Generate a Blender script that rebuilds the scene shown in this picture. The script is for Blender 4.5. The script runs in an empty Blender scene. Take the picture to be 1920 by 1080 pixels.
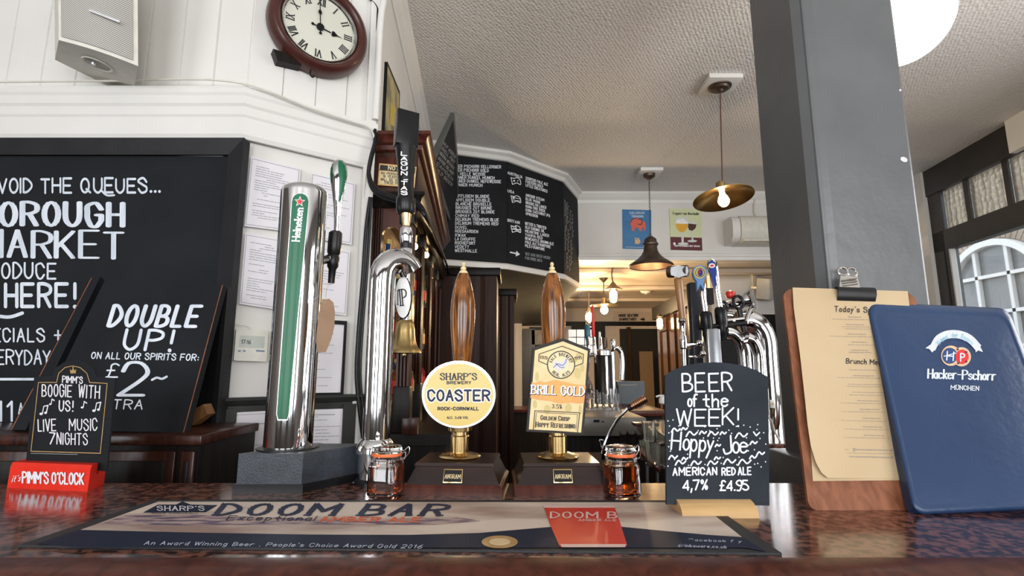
import bpy, bmesh, math, random
from mathutils import Vector, Matrix, Euler
random.seed(7)
D = bpy.data; SC = bpy.context.scene; COL = SC.collection
R = math.radians
V = Vector
# ------------------------------------------------------------------ camera
F = 955.0; PITCH = math.atan(150 / F); CZ = 1.28; CT = 1.07; CEIL = 2.88
SP, CP = math.sin(PITCH), math.cos(PITCH)
cam = D.cameras.new('camera'); cam.sensor_width = 36; cam.lens = 36 * F / 1920
cam.clip_start = .02
camo = D.objects.new('camera', cam); COL.objects.link(camo)
camo.location = (0, 0, CZ); camo.rotation_euler = (math.pi / 2 + PITCH, 0, 0)
SC.camera = camo
# ------------------------------------------------------------------ exposure, sky, window light
SC.view_settings.view_transform = 'Standard'; SC.view_settings.look = 'None'
SC.view_settings.gamma = 1; SC.view_settings.exposure = -0.14
SC.view_settings.use_curve_mapping = False
w = D.worlds.new('overcast_sky'); SC.world = w; w.use_nodes = True
bg = w.node_tree.nodes['Background']; bg.inputs[0].default_value = (.80, .89, 1, 1); bg.inputs[1].default_value = 2.6
def area(name, loc, target, sx, sy, power, col):
    l = D.lights.new(name, 'AREA'); l.shape = 'RECTANGLE'; l.size = sx; l.size_y = sy; l.energy = power; l.color = col
    o = D.objects.new(name, l); COL.objects.link(o); o.location = loc
    o.rotation_euler = (V(target) - V(loc)).to_track_quat('-Z', 'Y').to_euler()
    return o
DAY = (.985, .98, .985)
# daylight entering by the street windows in the wall behind the camera
for i, x in enumerate((-2.35, -.55, 1.25, 2.95)):
    area('window_daylight', (x, -2.62, 1.72), (x, 0, 1.62), 1.2, 1.75, 66, DAY)
area('window_daylight', (3.02, .9, 1.75), (0, .9, 1.55), 1.8, 1.3, 55, DAY)
# ------------------------------------------------------------------ pixel -> world helpers
def ray(px, py):
    a = (px - 960) / F; b = (540 - py) / F
    return V((a, CP - b * SP, SP + b * CP))
CAM = V((0, 0, CZ))
def W(px, py, Y):
    r = ray(px, py); return CAM + r * (Y / r.y)
def H(px, py, z):
    r = ray(px, py); return CAM + r * ((z - CZ) / r.z)
def zof(py, Y, px=960): return W(px, py, Y).z
def pxlen(n, Y, py=540): return n / F * Y / ray(960, py).y     # horizontal pixels -> metres at depth Y
class Plane:
    def __init__(s, p, n):
        s.p = V(p); s.n = V(n).normalized()
        if (CAM - s.p).dot(s.n) < 0: s.n = -s.n
    def __call__(s, px, py, off=0.0):
        r = ray(px, py); p = s.p + s.n * off
        return CAM + r * ((p - CAM).dot(s.n) / r.dot(s.n))
class Cyl:      # vertical cylinder
    def __init__(s, x, y, r): s.x, s.y, s.r = x, y, r
    def __call__(s, px, py, off=0.0):
        r = ray(px, py); R_ = s.r + off
        a = r.x**2 + r.y**2; b = -2 * (r.x * s.x + r.y * s.y); c = s.x**2 + s.y**2 - R_**2
        d = max(b * b - 4 * a * c, 0)
        return CAM + r * ((-b - math.sqrt(d)) / (2 * a))
def vplane(A, B):      # vertical plane through two points
    d = V(B) - V(A); return Plane(A, (d.y, -d.x, 0))
# ------------------------------------------------------------------ materials
MATS = {}
def mat(name, c1, rough=.5, metal=0.0, c2=None, scale=30, stretch=(1, 1, 1), bump=0.0, bscale=None, detail=3, sharp=None,
        emit=None, glass=0, coat=0.0, ior=1.45, kind='noise', rvar=0.0, alpha=1.0, spec=.5):
    if name in MATS: return MATS[name]
    m = D.materials.new(name); m.use_nodes = True; nt = m.node_tree; N = nt.nodes; L = nt.links
    p = N['Principled BSDF']
    p.inputs['Base Color'].default_value = (*c1, 1); p.inputs['Roughness'].default_value = rough
    p.inputs['Metallic'].default_value = metal; p.inputs['IOR'].default_value = ior; p.inputs['Specular IOR Level'].default_value = spec
    if coat: p.inputs['Coat Weight'].default_value = coat; p.inputs['Coat Roughness'].default_value = .16
    if glass: p.inputs['Transmission Weight'].default_value = glass
    if emit: p.inputs['Emission Color'].default_value = (*emit[0], 1); p.inputs['Emission Strength'].default_value = emit[1]
    if alpha < 1: p.inputs['Alpha'].default_value = alpha
    tc = N.new('ShaderNodeTexCoord'); mp = N.new('ShaderNodeMapping'); L.new(tc.outputs['Object'], mp.inputs[0])
    mp.inputs['Scale'].default_value = stretch
    if kind == 'noise':
        t = N.new('ShaderNodeTexNoise'); t.inputs['Scale'].default_value = scale; t.inputs['Detail'].default_value = detail
        out = t.outputs[0]
    elif kind == 'voronoi':
        t = N.new('ShaderNodeTexVoronoi'); t.inputs['Scale'].default_value = scale; out = t.outputs['Color']
    elif kind == 'wood':
        t = N.new('ShaderNodeTexNoise'); t.inputs['Scale'].default_value = scale; t.inputs['Detail'].default_value = 6
        t.inputs['Distortion'].default_value = .6; out = t.outputs[0]
    L.new(mp.outputs[0], t.inputs['Vector'])
    if c2 is None: c2 = tuple(min(1, x * 1.12 + .002) for x in c1)
    rp = N.new('ShaderNodeValToRGB'); a, b = sharp or (.3, .7)
    rp.color_ramp.elements[0].position = a; rp.color_ramp.elements[1].position = b
    rp.color_ramp.elements[0].color = (*c1, 1); rp.color_ramp.elements[1].color = (*c2, 1)
    L.new(out, rp.inputs[0]); L.new(rp.outputs[0], p.inputs['Base Color'])
    if rvar:
        mr = N.new('ShaderNodeMapRange'); L.new(out, mr.inputs[0])
        mr.inputs[3].default_value = max(0, rough - rvar); mr.inputs[4].default_value = rough + rvar
        L.new(mr.outputs[0], p.inputs['Roughness'])
    if bump:
        t2 = N.new('ShaderNodeTexNoise'); t2.inputs['Scale'].default_value = bscale or scale * 2; t2.inputs['Detail'].default_value = 3
        L.new(mp.outputs[0], t2.inputs['Vector'])
        bp = N.new('ShaderNodeBump'); bp.inputs['Strength'].default_value = bump; bp.inputs['Distance'].default_value = .002
        L.new(t2.outputs[0], bp.inputs['Height']); L.new(bp.outputs[0], p.inputs['Normal'])
    MATS[name] = m
    return m
white = mat('white_gloss_paint', (.70, .685, .645), .38, c2=(.75, .735, .70), scale=4, bump=.25, bscale=25)
white2 = mat('white_wall_paint', (.66, .64, .60), .5, c2=(.72, .70, .66), scale=3, bump=.2, bscale=40)
plastic_w = mat('cream_plastic', (.62, .60, .53), .45)
black = mat('black_paint', (.010, .010, .012), .5, c2=(.016, .016, .018), scale=12, bump=.2, bscale=60, spec=.3)
chalkb = mat('blackboard_paint', (.010, .011, .013), .7, c2=(.015, .0165, .019), scale=5, detail=6, bump=.12, bscale=200, spec=.16)
chalkg = mat('dusty_blackboard_paint', (.017, .022, .028), .75, c2=(.027, .033, .042), scale=14, detail=8, bump=.15, bscale=200, spec=.2)
chalk = mat('white_chalk_pen', (.80, .82, .85), .8, c2=(.62, .66, .72), scale=60)
chalk2 = mat('brushed_chalk_paint', (.52, .58, .65), .8, c2=(.72, .76, .82), scale=40, stretch=(1, 1, .15))
dimchalk = mat('faint_chalk', (.20, .22, .23), .8)
blackpl = mat('black_plastic', (.007, .007, .008), .3, bump=.05, spec=.35)
satinpl = mat('satin_black_metal', (.020, .025, .032), .40, c2=(.034, .042, .052), scale=60, bump=.3, bscale=300)
chrome = mat('chrome', (.72, .72, .735), .06, 1, c2=(.76, .76, .77), scale=5)
steel = mat('brushed_steel', (.45, .45, .46), .28, 1)
brass = mat('brass', (.60, .42, .18), .20, 1, c2=(.68, .50, .24), scale=25)
brassold = mat('aged_brass', (.36, .25, .10), .30, 1, c2=(.50, .37, .17), scale=18, detail=6)
copper = mat('copper', (.55, .26, .13), .3, 1, c2=(.65, .34, .18))
bronze = mat('dark_bronze', (.09, .065, .05), .42, .7, c2=(.14, .10, .075), scale=20)
ivory = mat('ivory_knob', (.66, .52, .28), .25, c2=(.75, .62, .38))
def wood(name, c1, c2, rough=.3, stretch=(18, 18, 1.2), scale=3.2, coat=.06, bump=.1, spec=.28):
    return mat(name, c1, rough, c2=c2, scale=scale, stretch=stretch, kind='wood', bump=bump, bscale=6, sharp=(.35, .65), coat=coat, spec=spec)
oakh = wood('varnished_oak_handle', (.040, .011, .003), (.30, .105, .018), .16, (26, 26, 2.0), 5, .6)
mahog = wood('dark_mahogany', (.020, .007, .005), (.055, .018, .011), .28)
mahogh = wood('mahogany_horizontal', (.012, .006, .005), (.026, .011, .008), .3, (1.2, 14, 14), 6, .25)
mahogr = wood('red_mahogany', (.045, .011, .007), (.085, .023, .014), .3)
darkw = wood('near_black_wood', (.006, .005, .0045), (.014, .011, .009), .4, spec=.2, coat=0)
warmw = wood('golden_brown_panelling', (.032, .014, .006), (.062, .028, .011), .22, coat=.3)
redw = wood('reddish_board_wood', (.17, .060, .028), (.27, .105, .052), .45, (18, 18, 1.0), 4, .1)
pine = wood('pale_pine', (.44, .27, .11), (.58, .38, .18), .5, (1.2, 14, 14), 4, .1)
offc = wood('raw_offcut_wood', (.14, .06, .02), (.22, .10, .035), .6)
paper = mat('white_paper', (.72, .70, .72), .6, c2=(.68, .66, .69), scale=6)
ink = mat('grey_print', (.28, .28, .30), .8)
inkb = mat('black_print', (.02, .02, .022), .7)
inkn = mat('navy_print', (.014, .02, .05), .6)
cream = mat('cream_paper', (.50, .37, .215), .65, c2=(.54, .41, .245), scale=8)
kraft = mat('kraft_card', (.22, .13, .075), .7, c2=(.27, .17, .10), scale=30)
greyp = mat('slate_grey_paint', (.105, .108, .110), .32, c2=(.130, .134, .136), scale=7, detail=7, bump=.6, bscale=26)
browng = mat('brown_grey_paint', (.040, .034, .029), .4, c2=(.052, .045, .038), scale=7, detail=7, bump=.4, bscale=22)
dadog = mat('dark_grey_dado_paint', (.024, .025, .023), .4, c2=(.036, .037, .034), scale=9, bump=.4, bscale=30, spec=.35)
glassm = mat('clear_glass', (1, 1, 1), .02, glass=1, ior=1.45, c2=(1, 1, 1))
amber = mat('amber_ale', (.50, .10, .010), .05, glass=1, ior=1.34, c2=(.36, .055, .006))
rubber = mat('orange_rubber_seal', (.65, .14, .04), .45)
redpl = mat('glossy_red_plastic', (.62, .025, .012), .25, c2=(.68, .035, .02))
bulb = mat('glowing_bulb', (1, .8, .5), .3, emit=((1, .66, .32), 30), c2=(1, .8, .5))
# ------------------------------------------------------------------ mesh builder
RM = {}
def thing(name, label, cat, loc=(0, 0, 0), rot=(0, 0, 0), group=None, kind=None):
    o = D.objects.new(name, None); COL.objects.link(o); o.empty_display_size = .05
    o.location = loc; o.rotation_euler = rot
    if label: o['label'] = label
    if cat: o['category'] = cat
    if group: o['group'] = group
    if kind: o['kind'] = kind
    RM[o.name] = Matrix.Translation(V(loc)) @ Euler(rot).to_matrix().to_4x4()
    return o
def struct(name, mb, m, smooth=False):
    o = mb.build(name, m, None, smooth); o['kind'] = 'structure'; return o
def tag(o, label, cat, group=None):
    o['label'] = label; o['category'] = cat
    if group: o['group'] = group
    return o
class MB:
    def __init__(s): s.v = []; s.f = []
    def add(s, vs, fs):
        k = len(s.v); s.v += [V(x) for x in vs]; s.f += [[i + k for i in f] for f in fs]; return s
    def poly(s, pts): return s.add(pts, [list(range(len(pts)))])
    def prism(s, pts, d):
        d = V(d); n = len(pts); pts = [V(p) for p in pts]
        fs = [list(range(n - 1, -1, -1)), list(range(n, 2 * n))] + [[i, (i + 1) % n, n + (i + 1) % n, n + i] for i in range(n)]
        return s.add(pts + [p + d for p in pts], fs)
    def box(s, lo, hi, bev=0, M=None):
        x0, y0, z0 = lo; x1, y1, z1 = hi
        x0, x1 = min(x0, x1), max(x0, x1); y0, y1 = min(y0, y1), max(y0, y1); z0, z1 = min(z0, z1), max(z0, z1)
        if bev:
            bm = bmesh.new(); bmesh.ops.create_cube(bm, size=1)
            bmesh.ops.scale(bm, vec=(x1 - x0, y1 - y0, z1 - z0), verts=bm.verts)
            bmesh.ops.translate(bm, vec=((x0 + x1) / 2, (y0 + y1) / 2, (z0 + z1) / 2), verts=bm.verts)
            bmesh.ops.bevel(bm, geom=bm.edges[:], offset=bev, segments=2, affect='EDGES', profile=.5)
            vs = [v.co.copy() for v in bm.verts]; bm.verts.index_update(); fs = [[v.index for v in f.verts] for f in bm.faces]; bm.free()
        else:
            vs = [V(p) for p in ((x0, y0, z0), (x1, y0, z0), (x1, y1, z0), (x0, y1, z0), (x0, y0, z1), (x1, y0, z1), (x1, y1, z1), (x0, y1, z1))]
            fs = [[3, 2, 1, 0], [4, 5, 6, 7], [0, 1, 5, 4], [1, 2, 6, 5], [2, 3, 7, 6], [3, 0, 4, 7]]
        if M is not None: vs = [M @ v for v in vs]
        return s.add(vs, fs)
    def lathe(s, prof, c=(0, 0, 0), n=28, axis=None, M=None, sq=0):
        # prof: (r, z); axis: direction
        Q = (V(axis).to_track_quat('Z', 'Y').to_matrix().to_4x4() if axis is not None else Matrix.Identity(4))
        T = Matrix.Translation(V(c)) @ Q
        if M is not None: T = M
        vs = []; fs = []
        for r, z in prof:
            for k in range(n):
                t = 2 * math.pi * (k + .5) / n; rr = max(r, 1e-5)
                if sq:
                    q = 1 / (abs(math.cos(t))**sq + abs(math.sin(t))**sq)**(1 / sq); rr *= q
                vs.append(T @ V((rr * math.cos(t), rr * math.sin(t), z)))
        for i in range(len(prof) - 1):
            for k in range(n):
                a = i * n + k; b = i * n + (k + 1) % n; fs.append([a, b, b + n, a + n])
        if prof[0] == prof[-1]: return s.add(vs, fs)
        if prof[0][0] > 1e-4: fs.append(list(range(n - 1, -1, -1)))
        if prof[-1][0] > 1e-4: fs.append([(len(prof) - 1) * n + k for k in range(n)])
        return s.add(vs, fs)
    def tube(s, path, r, n=8, smooth=0, flat=None):
        pts = [V(p) for p in path]
        if smooth: pts = catmull(pts, smooth)
        rs = r if isinstance(r, (list, tuple)) else [r] * len(pts)
        if len(rs) != len(pts):
            k = len(rs); rs = [rs[min(int(i * (k - 1) / (len(pts) - 1)), k - 2)] * (1 - (i * (k - 1) / (len(pts) - 1)) % 1) + rs[min(int(i * (k - 1) / (len(pts) - 1)) + 1, k - 1)] * ((i * (k - 1) / (len(pts) - 1)) % 1) if i < len(pts) - 1 else rs[-1] for i in range(len(pts))]
        vs = []; fs = []; up = None
        for i, p in enumerate(pts):
            t = (pts[min(i + 1, len(pts) - 1)] - pts[max(i - 1, 0)]).normalized()
            if up is None: up = t.orthogonal().normalized()
            up = (up - t * up.dot(t)); up = up.normalized() if up.length > 1e-6 else t.orthogonal().normalized()
            sd = t.cross(up)
            for k in range(n):
                a = 2 * math.pi * k / n; vs.append(p + (up * math.cos(a) + sd * math.sin(a)) * rs[i])
        for i in range(len(pts) - 1):
            for k in range(n):
                a = i * n + k; b = i * n + (k + 1) % n; fs.append([a, b, b + n, a + n])
        fs.append(list(range(n - 1, -1, -1))); fs.append([(len(pts) - 1) * n + k for k in range(n)])
        return s.add(vs, fs)
    def ball(s, c, r, n=16, sc=(1, 1, 1)):
        m = n // 2; prof = [(r * math.sin(math.pi * i / m), -r * math.cos(math.pi * i / m)) for i in range(m + 1)]
        k = len(s.v); s.lathe(prof, (0, 0, 0), n)
        for i in range(k, len(s.v)): s.v[i] = V(c) + V((s.v[i].x * sc[0], s.v[i].y * sc[1], s.v[i].z * sc[2]))
        return s
    def sweep(s, path, prof, closed=False):
        # path: xy points; prof: closed (off, z) polygon, off measured to the right-hand side of the path (towards the camera for left->right)
        P = [V((p[0], p[1])) for p in path]; n = len(P); rows = []
        for i in range(n):
            d0 = (P[i] - P[i - 1]).normalized() if i else None; d1 = (P[i + 1] - P[i]).normalized() if i < n - 1 else None
            n0 = V((d0.y, -d0.x)) if d0 else None; n1 = V((d1.y, -d1.x)) if d1 else None
            nn = (n0 + n1).normalized() if (d0 and d1) else (n0 or n1)
            k = 1 / max(.2, nn.dot(n0 or n1)); rows.append([V((P[i].x + nn.x * o * k, P[i].y + nn.y * o * k, z)) for o, z in prof])
        m = len(prof); vs = [v for r_ in rows for v in r_]
        fs = [[i * m + k, i * m + (k + 1) % m, (i + 1) * m + (k + 1) % m, (i + 1) * m + k] for i in range(n - 1) for k in range(m)]
        fs += [list(range(m - 1, -1, -1)), [(n - 1) * m + k for k in range(m)]]
        return s.add(vs, fs)
    def slab(s, pl, pts, back, front):
        f = [pl(x, y, front) for x, y in pts]; return s.prism(f, pl.n * (back - front))
    def flat(s, mp, polys, off):
        for i, P in enumerate(polys):          # overlapping brush strokes lie in layers a fraction of a millimetre apart
            o_ = off + ((i * .618034) % 1.0) * (.0003 if len(polys) > 1 else 0); s.poly([mp(x, y, o_) for x, y in P])
        return s
    def grid(s, mp, left, right, nc, off):
        vs = [mp(l[0] + (r[0] - l[0]) * j / nc, l[1] + (r[1] - l[1]) * j / nc, off) for l, r in zip(left, right) for j in range(nc + 1)]
        fs = [[i * (nc + 1) + j, (i + 1) * (nc + 1) + j, (i + 1) * (nc + 1) + j + 1, i * (nc + 1) + j + 1] for i in range(len(left) - 1) for j in range(nc)]
        return s.add(vs, fs)
    def build(s, name, m, parent=None, smooth=True, local=False, auto=35):
        me = D.meshes.new(name); vs = s.v
        if parent is not None and not local:
            q = parent
            while q.parent: q = q.parent
            I = RM[q.name].inverted() if q.name in RM else Matrix.Identity(4); vs = [I @ v for v in vs]
        me.from_pydata(vs, [], s.f); me.update()
        bm = bmesh.new(); bm.from_mesh(me); bmesh.ops.recalc_face_normals(bm, faces=bm.faces[:])
        if smooth:
            ca = R(auto)
            for f in bm.faces: f.smooth = True
            for e in bm.edges:
                if len(e.link_faces) == 2 and e.calc_face_angle(0) > ca: e.smooth = False
        bm.to_mesh(me); bm.free()
        me.materials.append(m)
        o = D.objects.new(name, me); COL.objects.link(o)
        if parent is not None: o.parent = parent
        return o
def catmull(pts, k=6, closed=False):
    out = []; n = len(pts)
    for i in range(n - 1):
        p0 = pts[i - 1] if i else (pts[-2] if closed else pts[0]); p1 = pts[i]; p2 = pts[i + 1]
        p3 = pts[i + 2] if i + 2 < n else (pts[1] if closed else pts[-1])
        for j in range(k):
            t = j / k
            out.append(.5 * ((2 * p1) + (p2 - p0) * t + (2 * p0 - 5 * p1 + 4 * p2 - p3) * t * t + (3 * p1 - p0 - 3 * p2 + p3) * t**3))
    out.append(pts[-1]); return out
def copy_tree(o, parent=None):
    c = o.copy(); COL.objects.link(c); c.parent = parent
    if o.name in RM: RM[c.name] = RM[o.name]
    for ch in list(o.children): copy_tree(ch, c)
    return c
# ------------------------------------------------------------------ single-stroke lettering
GL = {'A': '00 38 60|13 53', 'B': '00 08|~08 38 57 55 34 04|~04 34 63 61 30 00', 'C': '~66 48 28 07 05 03 11 20 40 62', 'D': '00 08|~08 28 47 65 63 41 20 00',
 'E': '60 00 08 68|04 54', 'F': '00 08 68|04 54', 'G': '~66 48 28 07 05 03 11 20 40 62|62 64 44', 'H': '00 08|60 68|04 64', 'I': '00 08', 'J': '~58 53 51 30 10 02',
 'K': '00 08|68 03|24 60', 'L': '08 00 50', 'M': '00 08 43 88 80', 'N': '00 08 60 68', 'O': 'c00 68', 'P': '00 08|~08 38 67 65 34 04',
 'Q': 'c00 68|42 70', 'R': '00 08|~08 38 67 65 34 04|34 60', 'S': '~66 48 28 07 06 25 44 63 61 40 20 02', 'T': '08 68|30 38',
 'U': '~08 03 11 30 51 63 68', 'V': '08 30 68', 'W': '08 20 47 60 88', 'X': '00 68|08 60', 'Y': '08 34 68|34 30', 'Z': '08 68 00 60',
 '0': 'c00 48', '1': '06 28 20', '2': '~06 18 48 66 54 00|00 60', '3': '~07 28 57 55 34 63 61 30 01', '4': '50 58 02 62', '5': '58 08 05|~05 35 63 61 30 01',
 '6': '~58 25 02 20 40 62 44 24 02', '7': '08 68 20', '8': 'c04 48|c00 54', '9': '~64 34 06 28 58 66 64 40 10',
 '!': '13 18|10 10', '.': '10 10', ',': '11 0b', ':': '11 11|14 14', '+': '14 74|41 47', '-': '04 44', '%': 'c05 28|c40 63|10 68', '\'': '07 18', '_': '04 64',
 '&': '~60 16 28 46 13 01 20 40 63', '/': '00 58', '*': '34 34', '<': '~35 45 34', '£': '~67 48 27 24 10|00 60|04 44', '(': '~28 16 12 20', ')': '~08 26 22 00',
 'a': 'c00 45|45 40', 'b': '08 00|c00 45', 'c': '~44 25 04 01 20 41', 'd': '48 40|c00 45', 'e': '~03 43 44 25 04 01 20 41',
 'f': '~48 28 16 14 10|05 35', 'g': 'c00 45|~45 4a 2c 0b', 'h': '08 00|~03 25 44 42 40', 'i': '05 00|07 08', 'j': '~25 2a 0c|27 28', 'k': '08 00|45 02|13 40', 'l': '08 00',
 'm': '05 00|~03 25 34 32 30|~33 55 64 62 60', 'n': '05 00|~03 25 44 42 40', 'o': 'c00 45', 'p': '05 0c|c00 45', 'q': '45 4c|c00 45',
 'r': '05 00|~03 25 45', 's': '~44 25 04 13 42 41 20 01', 't': '28 21 40|05 45', 'u': '~05 01 20 41|45 40', 'v': '05 20 45', 'w': '05 10 34 50 65', 'x': '05 40|00 45', 'y': '05 21|45 0c', 'z': '05 45 00 40',
 '~': '~03 24 43 64', '{': '~13 28 46 24 02 10', 'Ü': '~08 03 11 30 51 63 68|19 19|59 59', '@': '02 0', 'ß': '00'}
GL['·'] = '24 24'
def _c(t):
    y = t[1]; return V((int(t[0]), {'a': -1, 'b': -2, 'c': -3}.get(y) if y in 'abc' else int(y)))
def glyph(ch):
    out = []; mx = 0
    for st in GL[ch].split('|'):
        sm = st[0] in '~o' ; cl = st[0] == 'o'
        p = [_c(t) for t in (st[1:] if st[0] in '~oc' else st).split()]
        mx = max(mx, max(q.x for q in p))
        if st[0] == 'c':
            a, b = p; c = (a + b) / 2; r_ = (b - a) / 2
            p = [V((c.x + abs(r_.x) * math.cos(t * math.pi / 8), c.y + abs(r_.y) * math.sin(t * math.pi / 8))) for t in range(17)]; sm = False; cl = True
        out.append((p, sm, cl))
    return out, mx
def layout(s, gap=2.2, space=4, smallcaps=0):
    x = 0; out = []; n = 0
    for ch in s:
        if ch == ' ': x += space; continue
        k = 1.0
        if smallcaps and ch.islower(): k = smallcaps; ch = ch.upper()
        g, mx = glyph(ch)
        out.append((x, g, k)); x += mx * k + gap
    return out, x - gap
def ribbon(P, wx, wy, closed=False, caps=True):
    polys = []
    n = len(P)
    def off(d):
        nn = V((-d.y, d.x)); return nn * math.sqrt((wx * nn.x)**2 + (wy * nn.y)**2)
    for i in range(n - 1):
        a, b = P[i], P[i + 1]; d = b - a
        if d.length < 1e-6: continue
        o = off(d.normalized()); polys.append([a + o, a - o, b - o, b + o])
    if caps:
        for i, p in enumerate(P):
            polys.append([p + V((wx * math.cos(t * math.pi / 4), wy * math.sin(t * math.pi / 4))) for t in range(8)])
    return polys
def text(s, p0, p1, h, w=1.5, wy=None, slant=0.0, serif=0, gap=3.1, space=5, jit=0.0, smallcaps=0, hv=None, caps=True, k=4, bar=None, arc=0.0):
    """lettering polygons in picture units: baseline p0->p1, cap height h; arc = rise of the middle"""
    if h < 40 and h > 1: w *= .8; wy = None if wy is None else wy * .85
    wy = w if wy is None else wy
    L, tot = layout(s, gap, space, smallcaps); p0 = V(p0); p1 = V(p1); ux = (p1 - p0) / max(tot, .01)
    un = ux.normalized() if ux.length > 0 else V((1, 0)); hvv = V(hv) if hv else V((un.y, -un.x))
    up = (hvv * h / 8) + un * (slant * h / 8)
    out = []
    rnd = random.Random(hash(len(s)) + int(p0.x))
    for x, g, kk in L:
        jx, jy, js = (rnd.uniform(-jit, jit), rnd.uniform(-jit, jit), 1 + rnd.uniform(-jit, jit) * .15)
        for pts, sm, cl in g:
            q = []
            for p in pts:
                X = x + jx + p.x * kk; Yc = (p.y * js * kk + jy)
                tt = X / max(tot, .01); base = p0 + ux * X
                if arc:
                    ang = -math.atan2(4 * arc * (1 - 2 * tt), (p1 - p0).length)
                    base = base + V((0, -arc * 4 * tt * (1 - tt)))
                    q.append(base + V((up.x * math.cos(ang) - up.y * math.sin(ang), up.x * math.sin(ang) + up.y * math.cos(ang))) * Yc)
                else: q.append(base + up * Yc)
            if sm and len(q) > 2: q = catmull(q, k, cl)
            if len(q) == 2 and (q[0] - q[1]).length < .01:
                out.append([q[0] + V((w * 1.25 * math.cos(t * math.pi / 4), w * 1.25 * math.sin(t * math.pi / 4))) for t in range(8)]); continue
            out += ribbon(q, w, wy, caps=caps)
            if serif and not cl:
                for a, b in ((q[0], q[1]), (q[-1], q[-2])):
                    d = (b - a).normalized()
                    if abs(d.dot(un)) < .75:
                        c = a; e = un * serif; t = (up.normalized()) * (max(wy, .35) if h > 1 else wy)
                        out.append([c - e - t, c + e - t, c + e + t, c - e + t])
    return out
def ringtext(s, cx, cy, r, h, a0, a1, w=.6, serif=0, inward=False, size=None):
    # letters set round a circle; angles in degrees clockwise from the top; inward = read along the bottom
    out = []; n = len(s); cw = size or abs(a1 - a0) / n * math.pi / 180 * r * .62
    for i, ch in enumerate(s):
        if ch == ' ': continue
        a = R(a0 + (a1 - a0) * (i + .5) / n); rr = r
        P = text(ch, (-cw / 2, 0), (cw / 2, 0), h, w=w, serif=serif, k=2) if GL.get(ch) not in ('00 08',) else text(ch, (0, 0), (.01, 0), h, w=w, serif=serif)
        if inward: a2 = a + math.pi; px, py = cx + (rr) * math.sin(a), cy - rr * math.cos(a)
        else: a2 = a; px, py = cx + rr * math.sin(a), cy - rr * math.cos(a)
        c, s_ = math.cos(a2), math.sin(a2)
        out += [[(px + p[0] * c - p[1] * s_, py + p[0] * s_ + p[1] * c) for p in Q] for Q in P]
    return out
def disc(cx, cy, rx, ry=None, n=32, rot=0):
    ry = ry or rx; return [(cx + rx * math.cos(2 * math.pi * i / n) * math.cos(rot) - ry * math.sin(2 * math.pi * i / n) * math.sin(rot), cy + rx * math.cos(2 * math.pi * i / n) * math.sin(rot) + ry * math.sin(2 * math.pi * i / n) * math.cos(rot)) for i in range(n)]
def ringp(cx, cy, r, w, n=40, a0=0, a1=360):
    P = [V((cx + r * math.cos(R(a0 + (a1 - a0) * i / n)), cy + r * math.sin(R(a0 + (a1 - a0) * i / n)))) for i in range(n + 1)]
    return ribbon(P, w, w, caps=False)
def line(pts, w, sm=False):
    P = [V(p) for p in pts]
    if sm: P = catmull(P, 5)
    return ribbon(P, w, w)
def rrect(x0, y0, x1, y1, r, n=4):
    out = []
    for cx, cy, a in ((x1 - r, y0 + r, -90), (x1 - r, y1 - r, 0), (x0 + r, y1 - r, 90), (x0 + r, y0 + r, 180)):
        out += [(cx + r * math.cos(R(a + 90 * i / n)), cy + r * math.sin(R(a + 90 * i / n))) for i in range(n + 1)]
    return out
def quadmap(TL, TR, BR, BL):
    TL, TR, BR, BL = map(V, (TL, TR, BR, BL))
    return lambda u, v: tuple((TL * (1 - u) + TR * u) * (1 - v) + (BL * (1 - u) + BR * u) * v)
def rquad(TL, TR, BR, BL, r=.05, n=4, ry=None):   # rounded quad outline in picture units, r as a fraction of the width
    q = quadmap(TL, TR, BR, BL); ry = ry or r; out = []
    for cx, cy, a in ((1 - r, ry, -90), (1 - r, 1 - ry, 0), (r, 1 - ry, 90), (r, ry, 180)):
        out += [q(cx + r * math.cos(R(a + 90 * i / n)), cy + ry * math.sin(R(a + 90 * i / n))) for i in range(n + 1)]
    return out
def decal(name, mp, polys, off, m, parent): return MB().flat(mp, polys, off).build(name, m, parent, smooth=False)
def frame_px(outer, inner):   # four mitred strips between two quads
    return [[outer[i], outer[(i + 1) % 4], inner[(i + 1) % 4], inner[i]] for i in range(4)]
# ================================================================== THE SETTING
YA = 1.45
A = W(463, 172, YA); ZC = A.z; B = H(702, 240, ZC); C2 = H(790, 225, CEIL)
dC = V((C2.x - B.x, C2.y - B.y, 0)).normalized(); nC = V((dC.y, -dC.x, 0))          # wall C: direction, normal into the room
def CW(off, Y, z): t = (Y - B.y) / dC.y; return V((B.x + dC.x * t + off, Y, z))
WA = Plane((0, YA, 0), (0, -1, 0)); WB = vplane(A, B); CE = B + dC * 7.2
dB = (V((B.x - A.x, B.y - A.y, 0))).normalized(); nB = V((dB.y, -dB.x, 0))
ceil_m = mat('textured_ceiling_paint', (.70, .675, .64), .6, c2=(.78, .755, .72), scale=1.2, detail=4)
def relief(m, scale, strength, dist):      # small embossed diamonds of the ceiling paper
    nt = m.node_tree; N = nt.nodes; L = nt.links; tc = N.new('ShaderNodeTexCoord'); mp = N.new('ShaderNodeMapping')
    mp.inputs['Rotation'].default_value = (0, 0, .55); L.new(tc.outputs['Object'], mp.inputs[0])
    v = N.new('ShaderNodeTexVoronoi'); v.inputs['Scale'].default_value = scale; v.inputs['Randomness'].default_value = .35
    L.new(mp.outputs[0], v.inputs['Vector']); b = N.new('ShaderNodeBump'); b.inputs['Strength'].default_value = strength; b.inputs['Distance'].default_value = dist
    L.new(v.outputs['Distance'], b.inputs['Height']); L.new(b.outputs[0], N['Principled BSDF'].inputs['Normal'])
relief(ceil_m, 62, .9, .006)
struct('ceiling', MB().box((-3.3, -2.8, CEIL), (3.56, 4.55, CEIL + .15)), ceil_m, False)
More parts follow.
